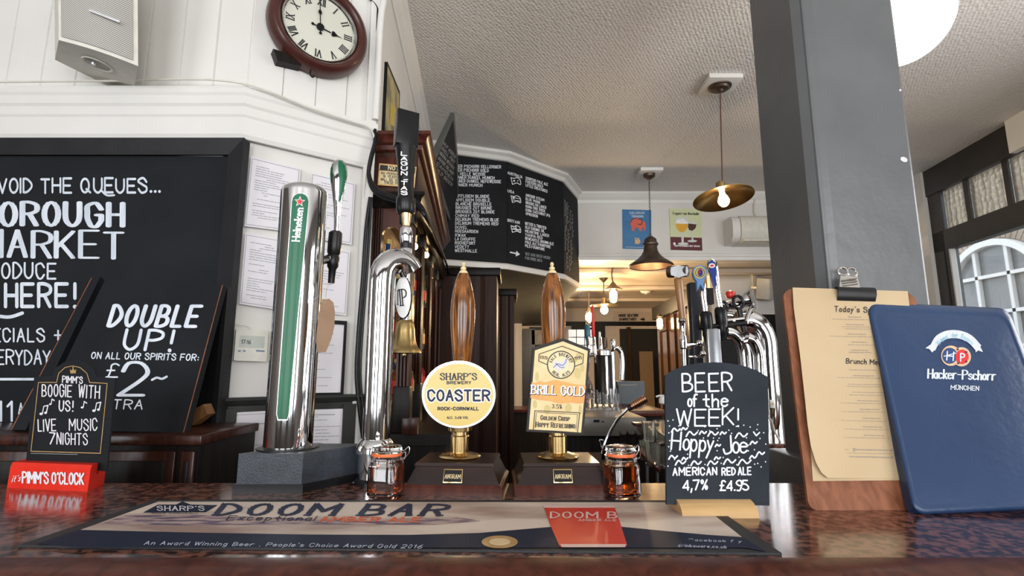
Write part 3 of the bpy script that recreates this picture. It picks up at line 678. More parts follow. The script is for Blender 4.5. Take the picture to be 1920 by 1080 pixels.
# ================================================================== CLIP-TOP JARS
def jar(px, py0, label, r, hgt, lift, Y):
    c = H(px, py0, CT); x = W(px, 900, Y).x
    t = thing('clip_top_jar', label, 'jar', (x, Y, CT + .0), (0, 0, R(18) if px > 900 else R(-8)))
    hb = hgt * .62
    body = [(0, .001), (r * .86, .001), (r, .006), (r, hb - .006), (r * .93, hb), (r * .84, hb + .004), (r * .86, hb + .012)]
    inner = [(r * .80, hb + .012), (r * .78, hb + .004), (r * .86, hb - .003), (r * .92, hb - .008), (r * .92, .009), (r * .80, .005), (0, .005)]
    MB().lathe(body + inner, n=36, sq=5).build('glass_body', glassm, t, local=True)
    hl = hb * lift
    MB().lathe([(0, .0055), (r * .79, .0056), (r * .905, .0095), (r * .905, hl), (0, hl)], n=36, sq=5).build('liquid', amber, t, local=True)
    MB().lathe([(r * .80, hb + .012), (r * .93, hb + .012), (r * .95, hb + .0145), (r * .93, hb + .017), (r * .80, hb + .017), (r * .80, hb + .012)], n=32).build('rubber_seal', rubber, t, local=True)
    MB().lathe([(0, hb + .017), (r * .92, hb + .017), (r * .96, hb + .021), (r * .92, hb + .027), (r * .5, hb + .0295), (0, hb + .030)], n=32).build('lid', glassm, t, local=True)
    wire = mat('clip_wire', (.6, .6, .6), .2, 1)
    m_ = MB(); z = hb + .006
    m_.tube([(r * .90 * math.cos(a), r * .90 * math.sin(a), z) for a in [i * math.pi / 8 for i in range(17)]], .0009, 6)
    m_.tube([(r * .98 * math.cos(a), r * .98 * math.sin(a), hb + .020) for a in [i * math.pi / 8 for i in range(17)]], .0009, 6)
    m_.tube([(r * .9, 0, z), (r * 1.2, .004, z + .004), (r * 1.42, .004, z + .012), (r * 1.38, .004, z + .020), (r * 1.1, .003, z + .014), (r * .95, .002, hb + .02)], .0009, 6, smooth=4)
    m_.tube([(r * .9, -.006, z), (r * 1.25, -.006, z + .002), (r * 1.3, -.006, z + .013), (r * 1.05, -.006, z + .010)], .0009, 6, smooth=4)
    m_.tube([(-r * .9, 0, z), (-r * 1.06, 0, z + .006), (-r * .98, 0, hb + .02)], .0009, 6, smooth=4)
    m_.build('wire_clip', wire, t, local=True)
    return t
jar(724, 938, 'small clip-top glass jar of amber ale in front of the curved chrome tap', .0262, .086, .93, .888)
jar(1165, 940, 'small clip-top glass jar of amber ale beside the gold-badged handpump', .0262, .086, .97, .885)
# ================================================================== COLUMN
YC = 1.0
xl = W(1449, 540, YC + .19).x; xf = W(1541, 520, YC).x; xr_ = W(1742, 540, YC).x
cl = struct('column', MB().box((xf + .012, YC, 0), (xr_, YC + .19, CEIL), .006), greyp)
m_ = MB().prism([V((xl, YC + .19, 0)), V((xl, YC + .02, 0)), V((xl + .006, YC + .012, 0)), V((xl + .012, YC + .004, 0)), V((xl + .016, YC + .012, 0)), V((xl + .022, YC + .014, 0)), V((xl + .026, YC + .003, 0)), V((xl + .034, YC - .003, 0)), V((xf + .02, YC + .0, 0)), V((xf + .02, YC + .19, 0))], (0, 0, CEIL))
m_.build('corner_moulding', greyp, cl, smooth=True)
MB().box((xl - .03, YC + .02, 0), (xr_ + .02, YC + .22, 1.098), .006).build('plinth', greyp, cl)
CPL = Plane((0, YC, 0), (0, -1, 0))
decal('paint_fleck', CPL, [disc(1695, 299, 7, 4.5, 12, .4)], .0006, paper, cl)
decal('paint_fleck', CPL, [disc(1688, 169, 2.2, 2.2, 8)], .0006, paper, cl)
# ================================================================== BIG WALL BLACKBOARD
bb = thing('wall_blackboard', 'large framed wall blackboard with brush-lettered market advert', 'blackboard', (-1.2, YA - .03, 1.1))
YF_ = YA - .034
BBP = Plane((0, YA - .012, 0), (0, -1, 0))
x1 = W(458, 258, YF_).x; zt_ = W(458, 258, YF_).z; x0 = -2.25; z0_ = .95; fw_ = x1 - W(424, 292, YF_).x
MB().box((x0 + fw_ * .6, YA - .012, z0_ + .02), (x1 - fw_ * .6, YA - .001, zt_ - .03)).build('panel', chalkb, bb, smooth=False)
def frame_board(mb, o, i, y0, y1):   # o/i: (x,z) corners
    for k in range(4):
        a, b, c, d = o[k], o[(k + 1) % 4], i[(k + 1) % 4], i[k]
        c2 = tuple(V(c) * .75 + V(b) * .25); d2 = tuple(V(d) * .75 + V(a) * .25)
        mb.add([V((p[0], y0, p[1])) for p in (a, b)] + [V((p[0], y1, p[1])) for p in (c, d)] + [V((p[0], YA, p[1])) for p in (a, b)] + [V((p[0], YA - .004, p[1])) for p in (c, d)],
               [[0, 1, 2, 3], [0, 4, 5, 1], [3, 2, 6, 7]])
    return mb
O_ = [(x0, zt_), (x1, zt_), (x1, z0_), (x0, z0_)]; I_ = [(x0 + fw_, zt_ - fw_), (x1 - fw_, zt_ - fw_), (x1 - fw_, z0_ + fw_), (x0 + fw_, z0_ + fw_)]
frame_board(MB(), O_, I_, YF_, YF_ + .010).build('frame', black, bb, smooth=False)
G = []
G += text('AVOID THE QUEUES', (-24, 361), (274, 361), 26, w=2.1, wy=2.6, jit=.25, gap=2.4) + [disc(x, 359, 2.6) for x in (283, 291, 299)] + line([(190, 357), (200, 366), (214, 366)], 1.8, 1)
decal('lettering', BBP, G, .0012, chalk2, bb)
decal('lettering', BBP, text('BOROUGH', (-38, 422), (229, 424), 44, w=5.6, wy=2.6, jit=.2, gap=3.2), .0012, chalk2, bb)
decal('lettering', BBP, text('MARKET', (-40, 482), (228, 484), 50, w=4.8, wy=2.0, jit=.2, gap=2.6), .0012, chalk2, bb)
decal('lettering', BBP, text('PRODUCE', (-40, 521), (104, 522), 28, w=2.3, jit=.2, gap=2.8), .0012, chalk2, bb)
decal('lettering', BBP, text('IN HERE!', (-50, 574), (140, 574), 42, w=3.2, wy=3.4, jit=.2, gap=3), .0012, chalk2, bb)
decal('swash', BBP, line([(-30, 586), (0, 593), (20, 594), (42, 587)], 3.2, 1), .0012, chalk2, bb)
decal('lettering', BBP, text('SPECIALS +', (-52, 640), (115, 640), 24, w=2.0, jit=.2, gap=3), .0012, chalk2, bb)
decal('lettering', BBP, text('EVERYDAY', (-40, 683), (94, 683), 26, w=1.9, jit=.2, gap=2.2), .0012, chalk2, bb)
decal('rule_line', BBP, line([(-60, 711), (63, 711)], 2.4), .0012, chalk2, bb)
decal('lettering', BBP, text('11', (-6, 789), (22, 789), 36, w=2.6, gap=3) + text('AM', (35, 776), (58, 776), 20, w=1.4) + line([(37, 781), (54, 780)], 1.2), .0012, chalk2, bb)
decal('arrow', BBP, [[(16, 800), (28, 802), (36, 799), (33, 809), (41, 812), (22, 828), (8, 810), (16, 811)]], .0012, chalk2, bb)
decal('lettering', BBP, text('10', (-22, 862), (14, 862), 27, w=2.6, gap=3) + text('PM', (27, 853), (52, 853), 15, w=1.4) + line([(28, 862), (46, 861)], 1.2), .0012, chalk2, bb)
decal('chalk_mark', BBP, line([(8, 290.5), (190, 290.5)], .8) + line([(200, 291.5), (300, 291)], .35) + line([(330, 292), (418, 293)], .4), .0022, dimchalk, bb)
# ================================================================== DARK CABINET + SPIRITS BOARD
zc0 = W(345, 811, 1.20).z; xc1 = W(397, 815, 1.20).x
cb = thing('low_cabinet', 'dark wooden cabinet below the wall blackboard', 'cabinet', (-1.1, 1.3, 0))
MB().box((-2.0, 1.17, 0), (xc1 - .006, YA - .035, zc0 - .022)).build('body', darkw, cb, smooth=False)
MB().box((-2.0, 1.155, zc0 - .022), (xc1 + .004, YA - .035, zc0), .004).build('top', mahog, cb)
xs_ = W(338, 860, 1.17).x
for a_, b_ in ((xs_ + .006, xc1 - .012), (xs_ - .30, xs_ - .006), (xs_ - .62, xs_ - .31)):
    d_ = MB().box((a_, 1.160, .5), (b_, 1.17, zc0 - .035), .003).build('door', mahog, cb)
    MB().box((a_ + .02, 1.156, .52), (b_ - .02, 1.161, zc0 - .055), .002).build('door_panel', darkw, d_)
sb = thing('price_blackboard', 'tilted blackboard with hand-lettered double spirits offer', 'blackboard', W(230, 808, 1.2))
DP = Plane(W(345, 811, 1.2), (W(198, 522, 1.34) - W(345, 811, 1.2)).cross(W(418, 535, 1.34) - W(345, 811, 1.2)))
MB().slab(DP, [(198, 522), (418, 534), (345, 811), (60, 806)], -.022, 0).build('front_panel', chalkb, sb, smooth=False)
MB().slab(DP, [(171, 521), (188, 519), (48, 806), (20, 806)], -.042, -.018).build('rear_panel', chalkb, sb, smooth=False)
decal('edge_line', DP, [[(171, 521), (172.5, 521), (22, 806), (20, 806)]], -.0175, redw, sb)
decal('edge_line', DP, [[(416.5, 534), (418, 534), (345, 811), (343, 811)]], .0006, redw, sb)
for (a_, b_) in (((424, 545), (400, 760)),):
    m_ = MB(); P0_, P1_ = DP(419, 537, -.03), W(395, 805, 1.40)
    m_.prism([P0_, P0_ + V((.012, 0, 0)), P1_ + V((.012, 0, 0)), P1_], (0, .02, 0)).build('back_strut', black, sb, smooth=False)
decal('lettering', DP, text('DOUBLE', (203, 611), (366, 612), 38, w=5.0, wy=3.6, slant=.30, gap=3.9), .0010, chalk2, sb)
decal('lettering', DP, text('UP!', (230, 655), (318, 657), 37, w=3.8, wy=3.2, slant=.2, gap=3.5), .0010, chalk2, sb)
decal('lettering', DP, text('ON ALL OUR SPIRITS FOR:', (171, 672), (371, 676), 11.5, w=1.3, slant=.15), .0010, chalk2, sb)
decal('lettering', DP, text('£', (199, 707), (220, 707), 25, w=1.9, slant=.15), .0010, chalk2, sb)
decal('lettering', DP, text('2', (222, 741), (268, 741), 60, w=4.6, wy=2.6, slant=.2) + text('~', (286, 722), (314, 719), 26, w=2.6), .0010, chalk2, sb)
decal('lettering', DP, text('EXTRA', (170, 766), (266, 767), 17, w=1.5, slant=.15, gap=3), .0010, chalk2, sb)
ob = thing('wood_offcut', 'small orange-brown wood block wedged behind the tilted blackboard', 'wood block', W(366, 798, 1.33))
MB().slab(Plane((0, 1.31, 0), (0, -1, 0)), [(352, 774), (381, 758), (389, 777), (360, 798)], -.035, 0).build('block', offc, ob, smooth=False)

# ================================================================== RED-FOOTED CARD SIGN
c0 = H(164, 922, CT); u_ = H(13, 915, CT) - c0; v_ = H(209, 901, CT) - c0; v_.z = 0
v_ = v_.normalized() * .062
hh = W(164, 873, c0.y).z - CT
ps = thing('card_sign', 'arched black card sign in a glossy red plastic foot', 'sign', c0 + (u_ + v_) / 2)
m_ = MB(); pf = [(0, 0), (.02, .86), (.10, 1), (.44, 1), (.44, .55), (.56, .55), (.56, 1), (.90, 1), (.98, .86), (1, 0)]
m_.prism([c0 + v_ * a + V((0, 0, hh * b)) for a, b in pf], u_).build('foot', redpl, ps, smooth=False)
FPp = Plane(c0 + v_ * .012 , u_.cross(V((0, 0, 1)))); FPp = Plane(c0, (u_.cross(V((0, 0, 1)))))
nrm = FPp.n
decal('lettering', FPp, text("PIMM'S O'CLOCK", (42, 905), (156, 908), 20, w=2.0, gap=2.8, space=4), .0010, paper, ps)
decal('lettering', FPp, text("it's", (22, 904), (37, 902), 11, w=.8, slant=.5), .0010, paper, ps)
tiltn = (nrm + V((0, 0, .10))).normalized()
KP = Plane(c0 + v_ * .5 + V((0, 0, hh * .6)), tiltn)
card = [(48, 872), (64, 706), (97, 705), (104, 690), (120, 679), (141, 675), (160, 679), (175, 690), (181, 706), (216, 709), (200, 884)]
MB().slab(KP, card, -.0015, .0015).build('card', chalkb, ps, smooth=False)
gl = line([(106, 717), (72, 717), (58, 846), (188, 850), (201, 719), (168, 717), (163, 700), (150, 689), (136, 686), (122, 689), (110, 700), (106, 717)], .7)
decal('gold_outline', KP, gl, .0022, goldm, ps)
decal('crown_emblem', KP, [[(132, 700), (131, 692), (134, 695), (137, 690), (140, 695), (143, 692), (142, 700)], disc(137, 689, 1.6, n=8)], .0022, goldm, ps)
T_ = text("PIMM'S", (117, 717), (154, 719), 12, w=1.2) + text('BOOGIE', (79, 743), (134, 744), 22, w=1.35, jit=.25) + text('WITH', (147, 745), (186, 747), 23, w=1.35, jit=.25) + text('US!', (111, 770), (136, 771), 19, w=1.5, jit=.3)
T_ += text('LIVE', (72, 809), (105, 808), 22, w=1.35, jit=.25) + text('MUSIC', (130, 807), (182, 807), 21, w=1.3, jit=.25) + text('7', (91, 832), (101, 833), 21, w=1.5) + text('NIGHTS', (107, 833), (163, 834), 21, w=1.3, jit=.25)
decal('lettering', KP, T_, .0022, paper, ps)
N_ = []
for x, y, s in ((77, 776, 1.0), (94, 758, .7), (154, 764, .8), (176, 770, 1.0)):
    N_ += [disc(x, y, 3.2 * s, 2.4 * s, 10), *line([(x + 2.5 * s, y), (x + 5 * s, y - 14 * s)], .8)]
    N_ += line([(x + 5 * s, y - 14 * s), (x + 11 * s, y - 10 * s)], 1) if s < 1 else line([(x + 5 * s, y - 14 * s), (x + 13 * s, y - 16 * s), (x + 10 * s, y - 3 * s)], 1) + [disc(x + 8.5 * s, y - 2 * s, 2.8, 2.2, 10)]
decal('music_notes', KP, N_, .0022, paper, ps)
decal('small_print', KP, line([(58, 850), (145, 852)], .55), .0023, dimchalk, ps)

# ================================================================== NOTICES, THERMOSTAT ON THE ANGLED WALL
def sheet(name, label, quad, off=.0012, border=True, dense=10, pl=None, group=None, header=False, m=paper, seed=1, blocks=True):
    pl = pl or WB
    t = thing(name, label, 'notice', pl(*quad[0], 0))
    MB().slab(pl, quad, 0, off).build('sheet', m, t, smooth=False)
    f = quadmap(*quad); P = []; rn = random.Random(seed)
    if border:
        c = [f(.03, .03), f(.97, .03), f(.97, .97), f(.03, .97)]
        decal('border_line', pl, line(c + [c[0]], .45), off + .0005, ink, t)
    if header: P += line([f(.3, .14), f(.72, .15)], .8)
    for i in range(dense):
        v = .12 + .8 * i / dense + (.08 if header else 0)
        if rn.random() < .18: continue
        a = .12 + (rn.random() * .3 if rn.random() < .3 else 0); b = .35 + rn.random() * .55
        x = a
        while x < b:
            y = min(b, x + .04 + rn.random() * .10); P += ribbon([V(f(x, v)), V(f(y, v))], .55, .55, caps=False); x = y + .012
    if P and v: 
        if 'P' and len(P): decal('printed_text', pl, P, off + .0005, ink if m is paper else inkb, t)
    return t
q1_ = [(471, 293), (564, 316), (553, 436), (458, 424)]; q2_ = [(460, 436), (551, 452), (541, 584), (449, 570)]
q3_ = [(584, 323), (666, 343), (659, 459), (574, 445)]; q4_ = [(574, 458), (656, 471), (649, 592), (566, 580)]
sheet('paper_notice', 'printed white sheet highest on the angled wall, left of the tall lager tap', q1_, dense=24, seed=2)
sheet('paper_notice', 'printed white sheet below the highest one, left of the tall lager tap', q2_, dense=24, seed=3)
sheet('paper_notice', 'printed white sheet on the wall behind the green tap handle', q3_, dense=20, seed=4)
sheet('paper_notice', 'printed white sheet on the wall behind the kraft tag', q4_, dense=20, seed=5)
t = sheet('framed_notice', 'black framed white notice right of the tall lager tap', [(572, 602), (647, 607), (640, 738), (567, 739)], off=.005, border=False, dense=7, header=True, seed=6)
o4 = [(569, 597), (651, 602), (644, 742), (563, 744)]; i4 = [(574, 604), (646, 609), (639, 736), (569, 737)]
m_ = MB()
for P in frame_px(o4, i4): m_.slab(WB, P, 0, .010)
m_.build('frame', blackpl, t, smooth=False)
WBD = Plane(WB.p + WB.n * .010, WB.n)
sheet('pinned_letter', 'white printed letter on the dark panelling left of the tall lager tap', [(432, 774), (528, 769), (524, 925), (420, 935)], border=True, dense=16, pl=WBD, seed=7, header=True)
sheet('pinned_letter', 'white printed letter on the dark panelling right of the tall lager tap', [(556, 769), (656, 766), (652, 836), (548, 838)], border=False, dense=9, pl=WBD, seed=8, header=True)
th = thing('thermostat', 'white wall thermostat with a small display', 'thermostat', WB(470, 645, 0))
MB().slab(WB, rquad((443, 617), (503, 620), (500, 678), (438, 676), .04), 0, .014).build('casing', plastic_w, th, smooth=False)
decal('display', WB, [[(450, 629), (497, 631), (495, 653), (448, 651)]], .0146, mat('lcd_grey_green', (.42, .45, .40), .3), th)
decal('display_digits', WB, text('17:16', (453, 644), (470, 645), 7, w=.7), .0150, inkb, th)
decal('buttons', WB, [disc(449, 658, 3, 1.6, 10), disc(458, 658, 3, 1.6, 10)], .0150, mat('blue_grey_print', (.16, .2, .3), .5), th)
decal('button_bar', WB, [[(480, 656), (496, 657), (496, 660), (480, 659)]], .0150, MATS['blue_grey_print'], th)
wr = MB().tube([WB(434, 560, .004), WB(432, 590, .004), WB(440, 607, .004), WB(462, 611, .006), WB(470, 618, .008)], .0012, 6, smooth=5)
tag(wr.build('thermostat_wire', plastic_w), 'thin cream wire looping down to the thermostat', 'cable')

# ================================================================== TALL LAGER TAP
Yt = .975
ht = thing('lager_tap', 'tall chrome lager tap with a green front strip on a black box base', 'beer tap', (W(540, 845, Yt).x, Yt, CT))
cx_ = W(540, 840, Yt).x; rt = pxlen(42.5, Yt, 760)
zb_ = W(500, 851, H(500, 925, CT).y).z; ztop = W(578, 346, Yt).z
fr_, fl_ = H(567, 925, CT), H(435, 925, CT); dv = V((.085, .125, 0))
MB().prism([fl_, fr_, fr_ + dv, fl_ + dv], (0, 0, .014)).build('base_foot', blackpl, ht, smooth=False)
i_ = .004
MB().prism([p + V((0, 0, .014)) for p in (fl_ + V((i_, i_, 0)), fr_ + V((-i_, i_, 0)), fr_ + dv + V((-i_, -i_, 0)), fl_ + dv + V((i_, -i_, 0)))], (0, 0, zb_ - CT - .014)).build('base_box', satinpl, ht, smooth=False)
MB().lathe([(rt + .012, zb_), (rt + .012, zb_ + .002), (rt + .004, zb_ + .004)], (cx_, Yt, 0), 48).build('base_ring', blackpl, ht)
pr = [(rt, zb_ + .001), (rt * 1.0, zb_ + .2), (rt * 1.03, ztop - .022)]
for k in range(1, 9): a_ = k / 8 * math.pi / 2; pr.append((rt * 1.03 - .014 * (1 - math.cos(a_)), ztop - .022 + .016 * math.sin(a_)))
pr += [(rt * .5, ztop - .0035), (0, ztop - .003)]
twr = MB().lathe(pr, (cx_, Yt, 0), 64).build('column', chrome, ht)
CY = Cyl(cx_, Yt, rt * 1.03)
green = mat('lager_green_enamel', (.004, .105, .045), .38, c2=(.006, .13, .06), scale=10, coat=.12, spec=.35)
ys = [370, 378, 420, 480, 540, 600, 640, 700, 760, 778, 785]
def LR(y):
    t_ = (y - 378) / 402; l = 547.5 - 28.5 * t_; r_ = 578.5 - 38 * t_
    if y < 378: l, r_ = 551, 575
    if y > 780: l, r_ = l + 2.5, r_ - 2.5
    return l, r_
ys = [363, 366, 370, 378, 420, 460, 500, 540, 580, 620, 660, 700, 740, 776, 783, 786]
Ls, Rs = [], []
for y in ys:
    l, r_ = LR(max(378, min(780, y)))
    if y < 378: k = math.sqrt(max(0, 1 - ((378 - y) / 15.5)**2)); m0 = (l + r_) / 2; l, r_ = m0 - (m0 - l) * k, m0 + (r_ - m0) * k
    if y > 776: l += (y - 776) * .25; r_ -= (y - 776) * .25
    Ls.append((l, y)); Rs.append((r_, y))
MB().grid(CY, [(x - 1.5, y + (-2 if i == 0 else (2.5 if i == len(ys) - 1 else 0))) for i, (x, y) in enumerate(Ls)], [(x + 1.5, y + (-2 if i == 0 else (2.5 if i == len(ys) - 1 else 0))) for i, (x, y) in enumerate(Rs)], 8, .0008).build('strip_rim', steel, ht)
MB().grid(CY, Ls, Rs, 8, .0016).build('green_strip', green, ht)
def starp(cx, cy, r, rot=0): return [(cx + (r if i % 2 == 0 else r * .42) * math.sin(i * math.pi / 5 + rot), cy - (r if i % 2 == 0 else r * .42) * math.cos(i * math.pi / 5 + rot)) for i in range(10)]
def star_f(cx, cy, r, rot=0):
    p = starp(cx, cy, r, rot); return [[(cx, cy), p[i - 1], p[i], p[(i + 1) % 10]] for i in range(0, 10, 2)]
decal('star_outline', CY, star_f(562, 378, 10.5, .08), .0022, MATS['white_enamel'], ht)
decal('red_star', CY, star_f(562, 378, 7.8, .08), .0026, mat('red_enamel', (.60, .02, .02), .4), ht)
decal('lettering', CY, text('Heineken', (561, 452), (568, 391), 13, w=1.5, wy=1.5, hv=(-1, -.05), serif=1.7, gap=2.6), .0024, MATS['white_enamel'], ht)
# faucet and handle at the back of the tower
Yp = 1.035
fx = axis_fn(Yp, (631, 432), (636, 305))
def lpx(prof, Yc, fx, n=24, sy=1.0):
    pr = [(hw / F * Yc / ray(960, py).y, zY(py, Yc)) for py, hw in prof]
    m_ = MB().lathe(list(reversed(pr)), (0, 0, 0), n)
    m_.v = [V((v.x + fx(v.z), v.y * sy + Yc, v.z)) for v in m_.v]; return m_
hd = lpx([(299, 0), (300.5, 6), (305, 11), (315, 15), (328, 16), (342, 14.5), (360, 11), (385, 7.5), (410, 5.5), (434, 5)], Yp, fx, 28, .62).build('tap_handle', chrome, ht)
HP = Plane((0, Yp - .012, 0), (0, -1, 0))
class Pad:   # flattened handle surface
    def __call__(s, px, py, off=0.0):
        z = W(px, py, Yp).z; p = W(px, py, Yp); x0_ = fx(p.z)
        prof = [(299, 0), (300.5, 6), (305, 11), (315, 15), (328, 16), (342, 14.5), (360, 11), (385, 7.5), (410, 5.5)]
        hw = 0
        for (a, b), (c, d) in zip(prof, prof[1:]):
            if a <= py <= c: hw = b + (d - b) * (py - a) / (c - a)
        r_ = hw / F * Yp / ray(960, py).y; dx = (p.x - x0_) / max(r_, 1e-4); dx = max(-.97, min(.97, dx))
        return V((x0_ + dx * r_ * 1.02, Yp - math.sqrt(1 - dx * dx) * r_ * .62 - off, z))
PD = Pad()
MB().grid(PD, [(637, 304), (637, 312), (638, 325), (639, 340), (638, 360), (636, 380)], [(642, 304), (648, 312), (651, 325), (650, 340), (645, 360), (638, 382)], 5, .0012).build('green_inlay', green, ht)
MB().grid(PD, [(624, 306), (621.5, 318), (621, 330), (622, 345)], [(626, 305), (625, 318), (625, 330), (624, 345)], 3, .0012).build('green_inlay', green, ht)
fx2 = axis_fn(Yp, (622, 520), (629, 440))
lpx([(434, 9), (437, 12), (455, 12.5), (474, 12), (479, 9)], Yp, fx2).build('collar', blackpl, ht)
lpx([(478, 9), (484, 11), (500, 10), (505, 7), (531, 6)], Yp, fx2).build('nozzle', blackpl, ht)
MB().tube([W(590, 492, Yt), W(612, 486, Yp - .01), W(624, 482, Yp)], .009, 14).build('faucet_body', chrome, ht)
# kraft tag hanging on the faucet
kt = thing('kraft_tag', 'brown card tag hanging from the tall lager tap', 'tag', W(610, 560, 1.02))
KTp = Plane((0, 1.02, 0), (.25, -1, 0))
MB().slab(KTp, [(604, 562), (617, 560), (625, 567), (628, 585), (627, 612), (621, 636), (611, 660), (596, 661), (592, 640), (596, 600), (600, 575)], -.0006, .0006).build('card', kraft, kt, smooth=False)
MB().tube([W(617, 531, 1.03), W(612, 545, 1.022), KTp(609, 567, .001)], .0006, 5).build('string', paper, kt)

# ================================================================== CURVED CHROME TAP
Yl = .985; xl_ = W(706, 800, Yl).x
lt = thing('curved_beer_tap', 'curved chrome tap with a long black handle and a white oval badge', 'beer tap', (xl_, Yl, CT))
rl = pxlen(25, Yl, 700)
zap = W(735, 452, Yl).z - rl; cbx = W(744, 500, Yl + .02)
zc1 = W(712, 520, Yl).z
path = [V((xl_, Yl, W(706, 824, Yl).z)), V((xl_, Yl, W(706, 700, Yl).z)), V((xl_, Yl, W(706, 600, Yl).z)), V((xl_, Yl, zc1 - .01))]
Rb = .032; dd = V((.80, .60, 0)); z1_ = zc1
for k in range(1, 10):
    a_ = k / 9 * R(150); path.append(V((xl_, Yl, z1_)) + dd * (Rb * (1 - math.cos(a_))) + V((0, 0, Rb * 1.15 * math.sin(a_))))
MB().tube(path, [rl] * (len(path)), 32).build('tower_tube', chrome, lt)
MB().lathe([(rl + .001, W(706, 822, Yl).z), (rl + .003, W(706, 824, Yl).z), (rl + .0105, W(706, 838, Yl).z), (rl + .0105, W(706, 848, Yl).z), (rl + .006, W(706, 849, Yl).z), (rl + .006, CT + .010), (rl, CT + .010)], (xl_, Yl, 0), 40).build('base_collar', chrome, lt)
MB().lathe([(0, CT), (rl + .011, CT), (rl + .011, CT + .006), (rl + .006, CT + .011), (0, CT + .011)], (xl_, Yl, 0), 40).build('foot_ring', blackpl, lt)
Yq = 1.03
fq = axis_fn(Yq, (762, 560), (762, 430))
lpx([(424, 6), (428, 10.5), (436, 12), (446, 12), (456, 11), (458, 10)], Yq, fq).build('knurled_collar', chrome, lt)
lpx([(457, 11.5), (466, 11.5)], Yq, fq).build('black_ring', blackpl, lt)
lpx([(465, 10), (468, 12), (500, 12), (504, 8)], Yq, fq).build('valve_body', chrome, lt)
lpx([(503, 9), (515, 8), (560, 8), (600, 6)], Yq, fq).build('spout', chrome, lt)
lpx([(398, 10.5), (402, 10), (424, 7)], Yq, fq).build('ferrule', brass, lt)
fh = axis_fn(Yq, (761, 400), (761.5, 280))
hdl = lpx([(276, 20), (283, 19.5), (310, 16.5), (340, 14.5), (368, 14.5), (372, 17), (377, 18), (396, 18), (401, 15)], Yq, fh, 36).build('tap_handle', blackpl, lt)
cq = W(762, 244, Yq); hzc = (W(762, 211, Yq).z - W(762, 277, Yq).z) / 2
Mq = Matrix.Translation(cq) @ Euler((R(-4), R(2), R(28))).to_matrix().to_4x4()
MB().box((-.0235, -.013, -hzc), (.0235, .013, hzc), .0008, Mq).build('handle_block', blackpl, lt)
CQ = Cyl(W(761, 320, Yq).x, Yq, pxlen(17.5, Yq, 320))
T_ = []
for i, ch in enumerate('LAGUNITAS'):
    y = 291 + i * 9.2; w_ = 5.2 if ch != 'I' else 0.01
    T_ += text(ch, (757.5 - w_, y), (757.5 + w_, y + .8), 6.6, w=1.45, wy=1.0)
decal('lettering', CQ, T_, .0016, MATS['white_enamel'], lt)
BQ = Plane(W(755, 557, Yq - .016), (-.25, -1, 0))
MB().slab(BQ, disc(755, 557, 15.5, 40, 40), -.006, 0).build('oval_badge', blackpl, lt, smooth=False)
decal('badge_face', BQ, [disc(755.5, 557, 14.6, 39, 40)], .0008, MATS['white_enamel'], lt)
decal('lettering', BQ, text('I', (746, 571), (746.02, 571), 26, w=1.0, wy=.8, serif=2) + text('IP', (751.5, 573), (763, 572), 30, w=1.5, wy=1.2, serif=2.4), .0014, inkb, lt)

# ================================================================== BEER OF THE WEEK SIGN
fl, fr = H(1280, 972, CT), H(1424, 972, CT)
sw = thing('table_blackboard', 'small arched blackboard with handwriting in a rounded pale wood foot', 'blackboard', (fl + fr) / 2)
SPn = Plane(H(1340, 962, CT) + V((0, .0, .0)), (0, -1, .14)); SPn = Plane((0, fl.y + .022, CT), (0, -1, .16))
MB().slab(SPn, [(1250, 946), (1247, 704), (1262, 694), (1285, 685), (1312, 680.5), (1340, 679), (1368, 681), (1395, 686), (1420, 695), (1440, 707), (1443, 948)], -.006, 0).build('board', chalkg, sw, smooth=False)
hz = W(1340, 940, fl.y + .01).z - CT
prf = [(0, 0)] + [(.036 - .036 * math.cos(t * math.pi / 10), hz * math.sin(t * math.pi / 10) ** .8) for t in range(1, 10)] + [(.072, 0)]
x0_, x1_ = fl.x, fr.x
m_ = MB().prism([V((x0_, fl.y + a, CT + b)) for a, b in prf], (x1_ - x0_, 0, 0))
bmf = m_.build('foot', pine, sw)
T_ = text('BEER', (1280, 734), (1372, 731), 34, w=2.2, jit=.35, gap=2.6) + text('of', (1290, 762), (1307, 762), 22, w=2.1, jit=.2, gap=1.4) + text('the', (1319, 763), (1364, 762), 23, w=2.1, jit=.2, gap=2.4)
T_ += text('WEEK', (1270, 797), (1375, 797), 30, w=2.0, jit=.4, gap=1.6) + text('!', (1384, 799), (1384.1, 799), 32, w=2)
T_ += text('Hoppy', (1259, 842), (1337, 848), 33, w=2.1, jit=.3, gap=1.6) + text('Joe', (1356, 850), (1401, 848), 32, w=2.1, jit=.3, gap=1.2)
T_ += text('AMERICAN', (1262, 891), (1344, 890), 13.5, w=1.7, jit=.2) + text('RED ALE', (1354, 891), (1408, 890), 13.5, w=1.7, jit=.2, space=3)
T_ += text('4,7%', (1281, 919), (1326, 917), 18, w=1.9, jit=.2, gap=2) + text('£4.95', (1350, 919), (1403, 919), 18, w=1.9, jit=.2, gap=1.8)
decal('lettering', SPn, T_, .0007, chalk, sw)
T_ = []
for x, y, s in ((1267, 806, 1), (1283, 804, .7), (1297, 813, 1.3), (1318, 811, .8), (1337, 813, 1.2), (1356, 812, .7), (1390, 816, 1.4), (1414, 813, .0), (1262, 857, 1), (1284, 860, .7), (1276, 867, 1.2), (1305, 868, 1.2), (1336, 868, 1.2), (1345, 859, .7), (1368, 865, 1.4), (1396, 866, 1.5), (1412, 857, .8), (1426, 850, .9), (1413, 830, .8), (1346, 835, .6)):
    if s: T_ += line([(x - 8 * s, y + 4 * s), (x - 3 * s, y - 3 * s), (x + 3 * s, y + 2 * s), (x + 8 * s, y - 2 * s)], 1.5, 1)
T_ += line([(1413, 810), (1418, 817), (1424, 811)], 1.3)
rn = random.Random(4)
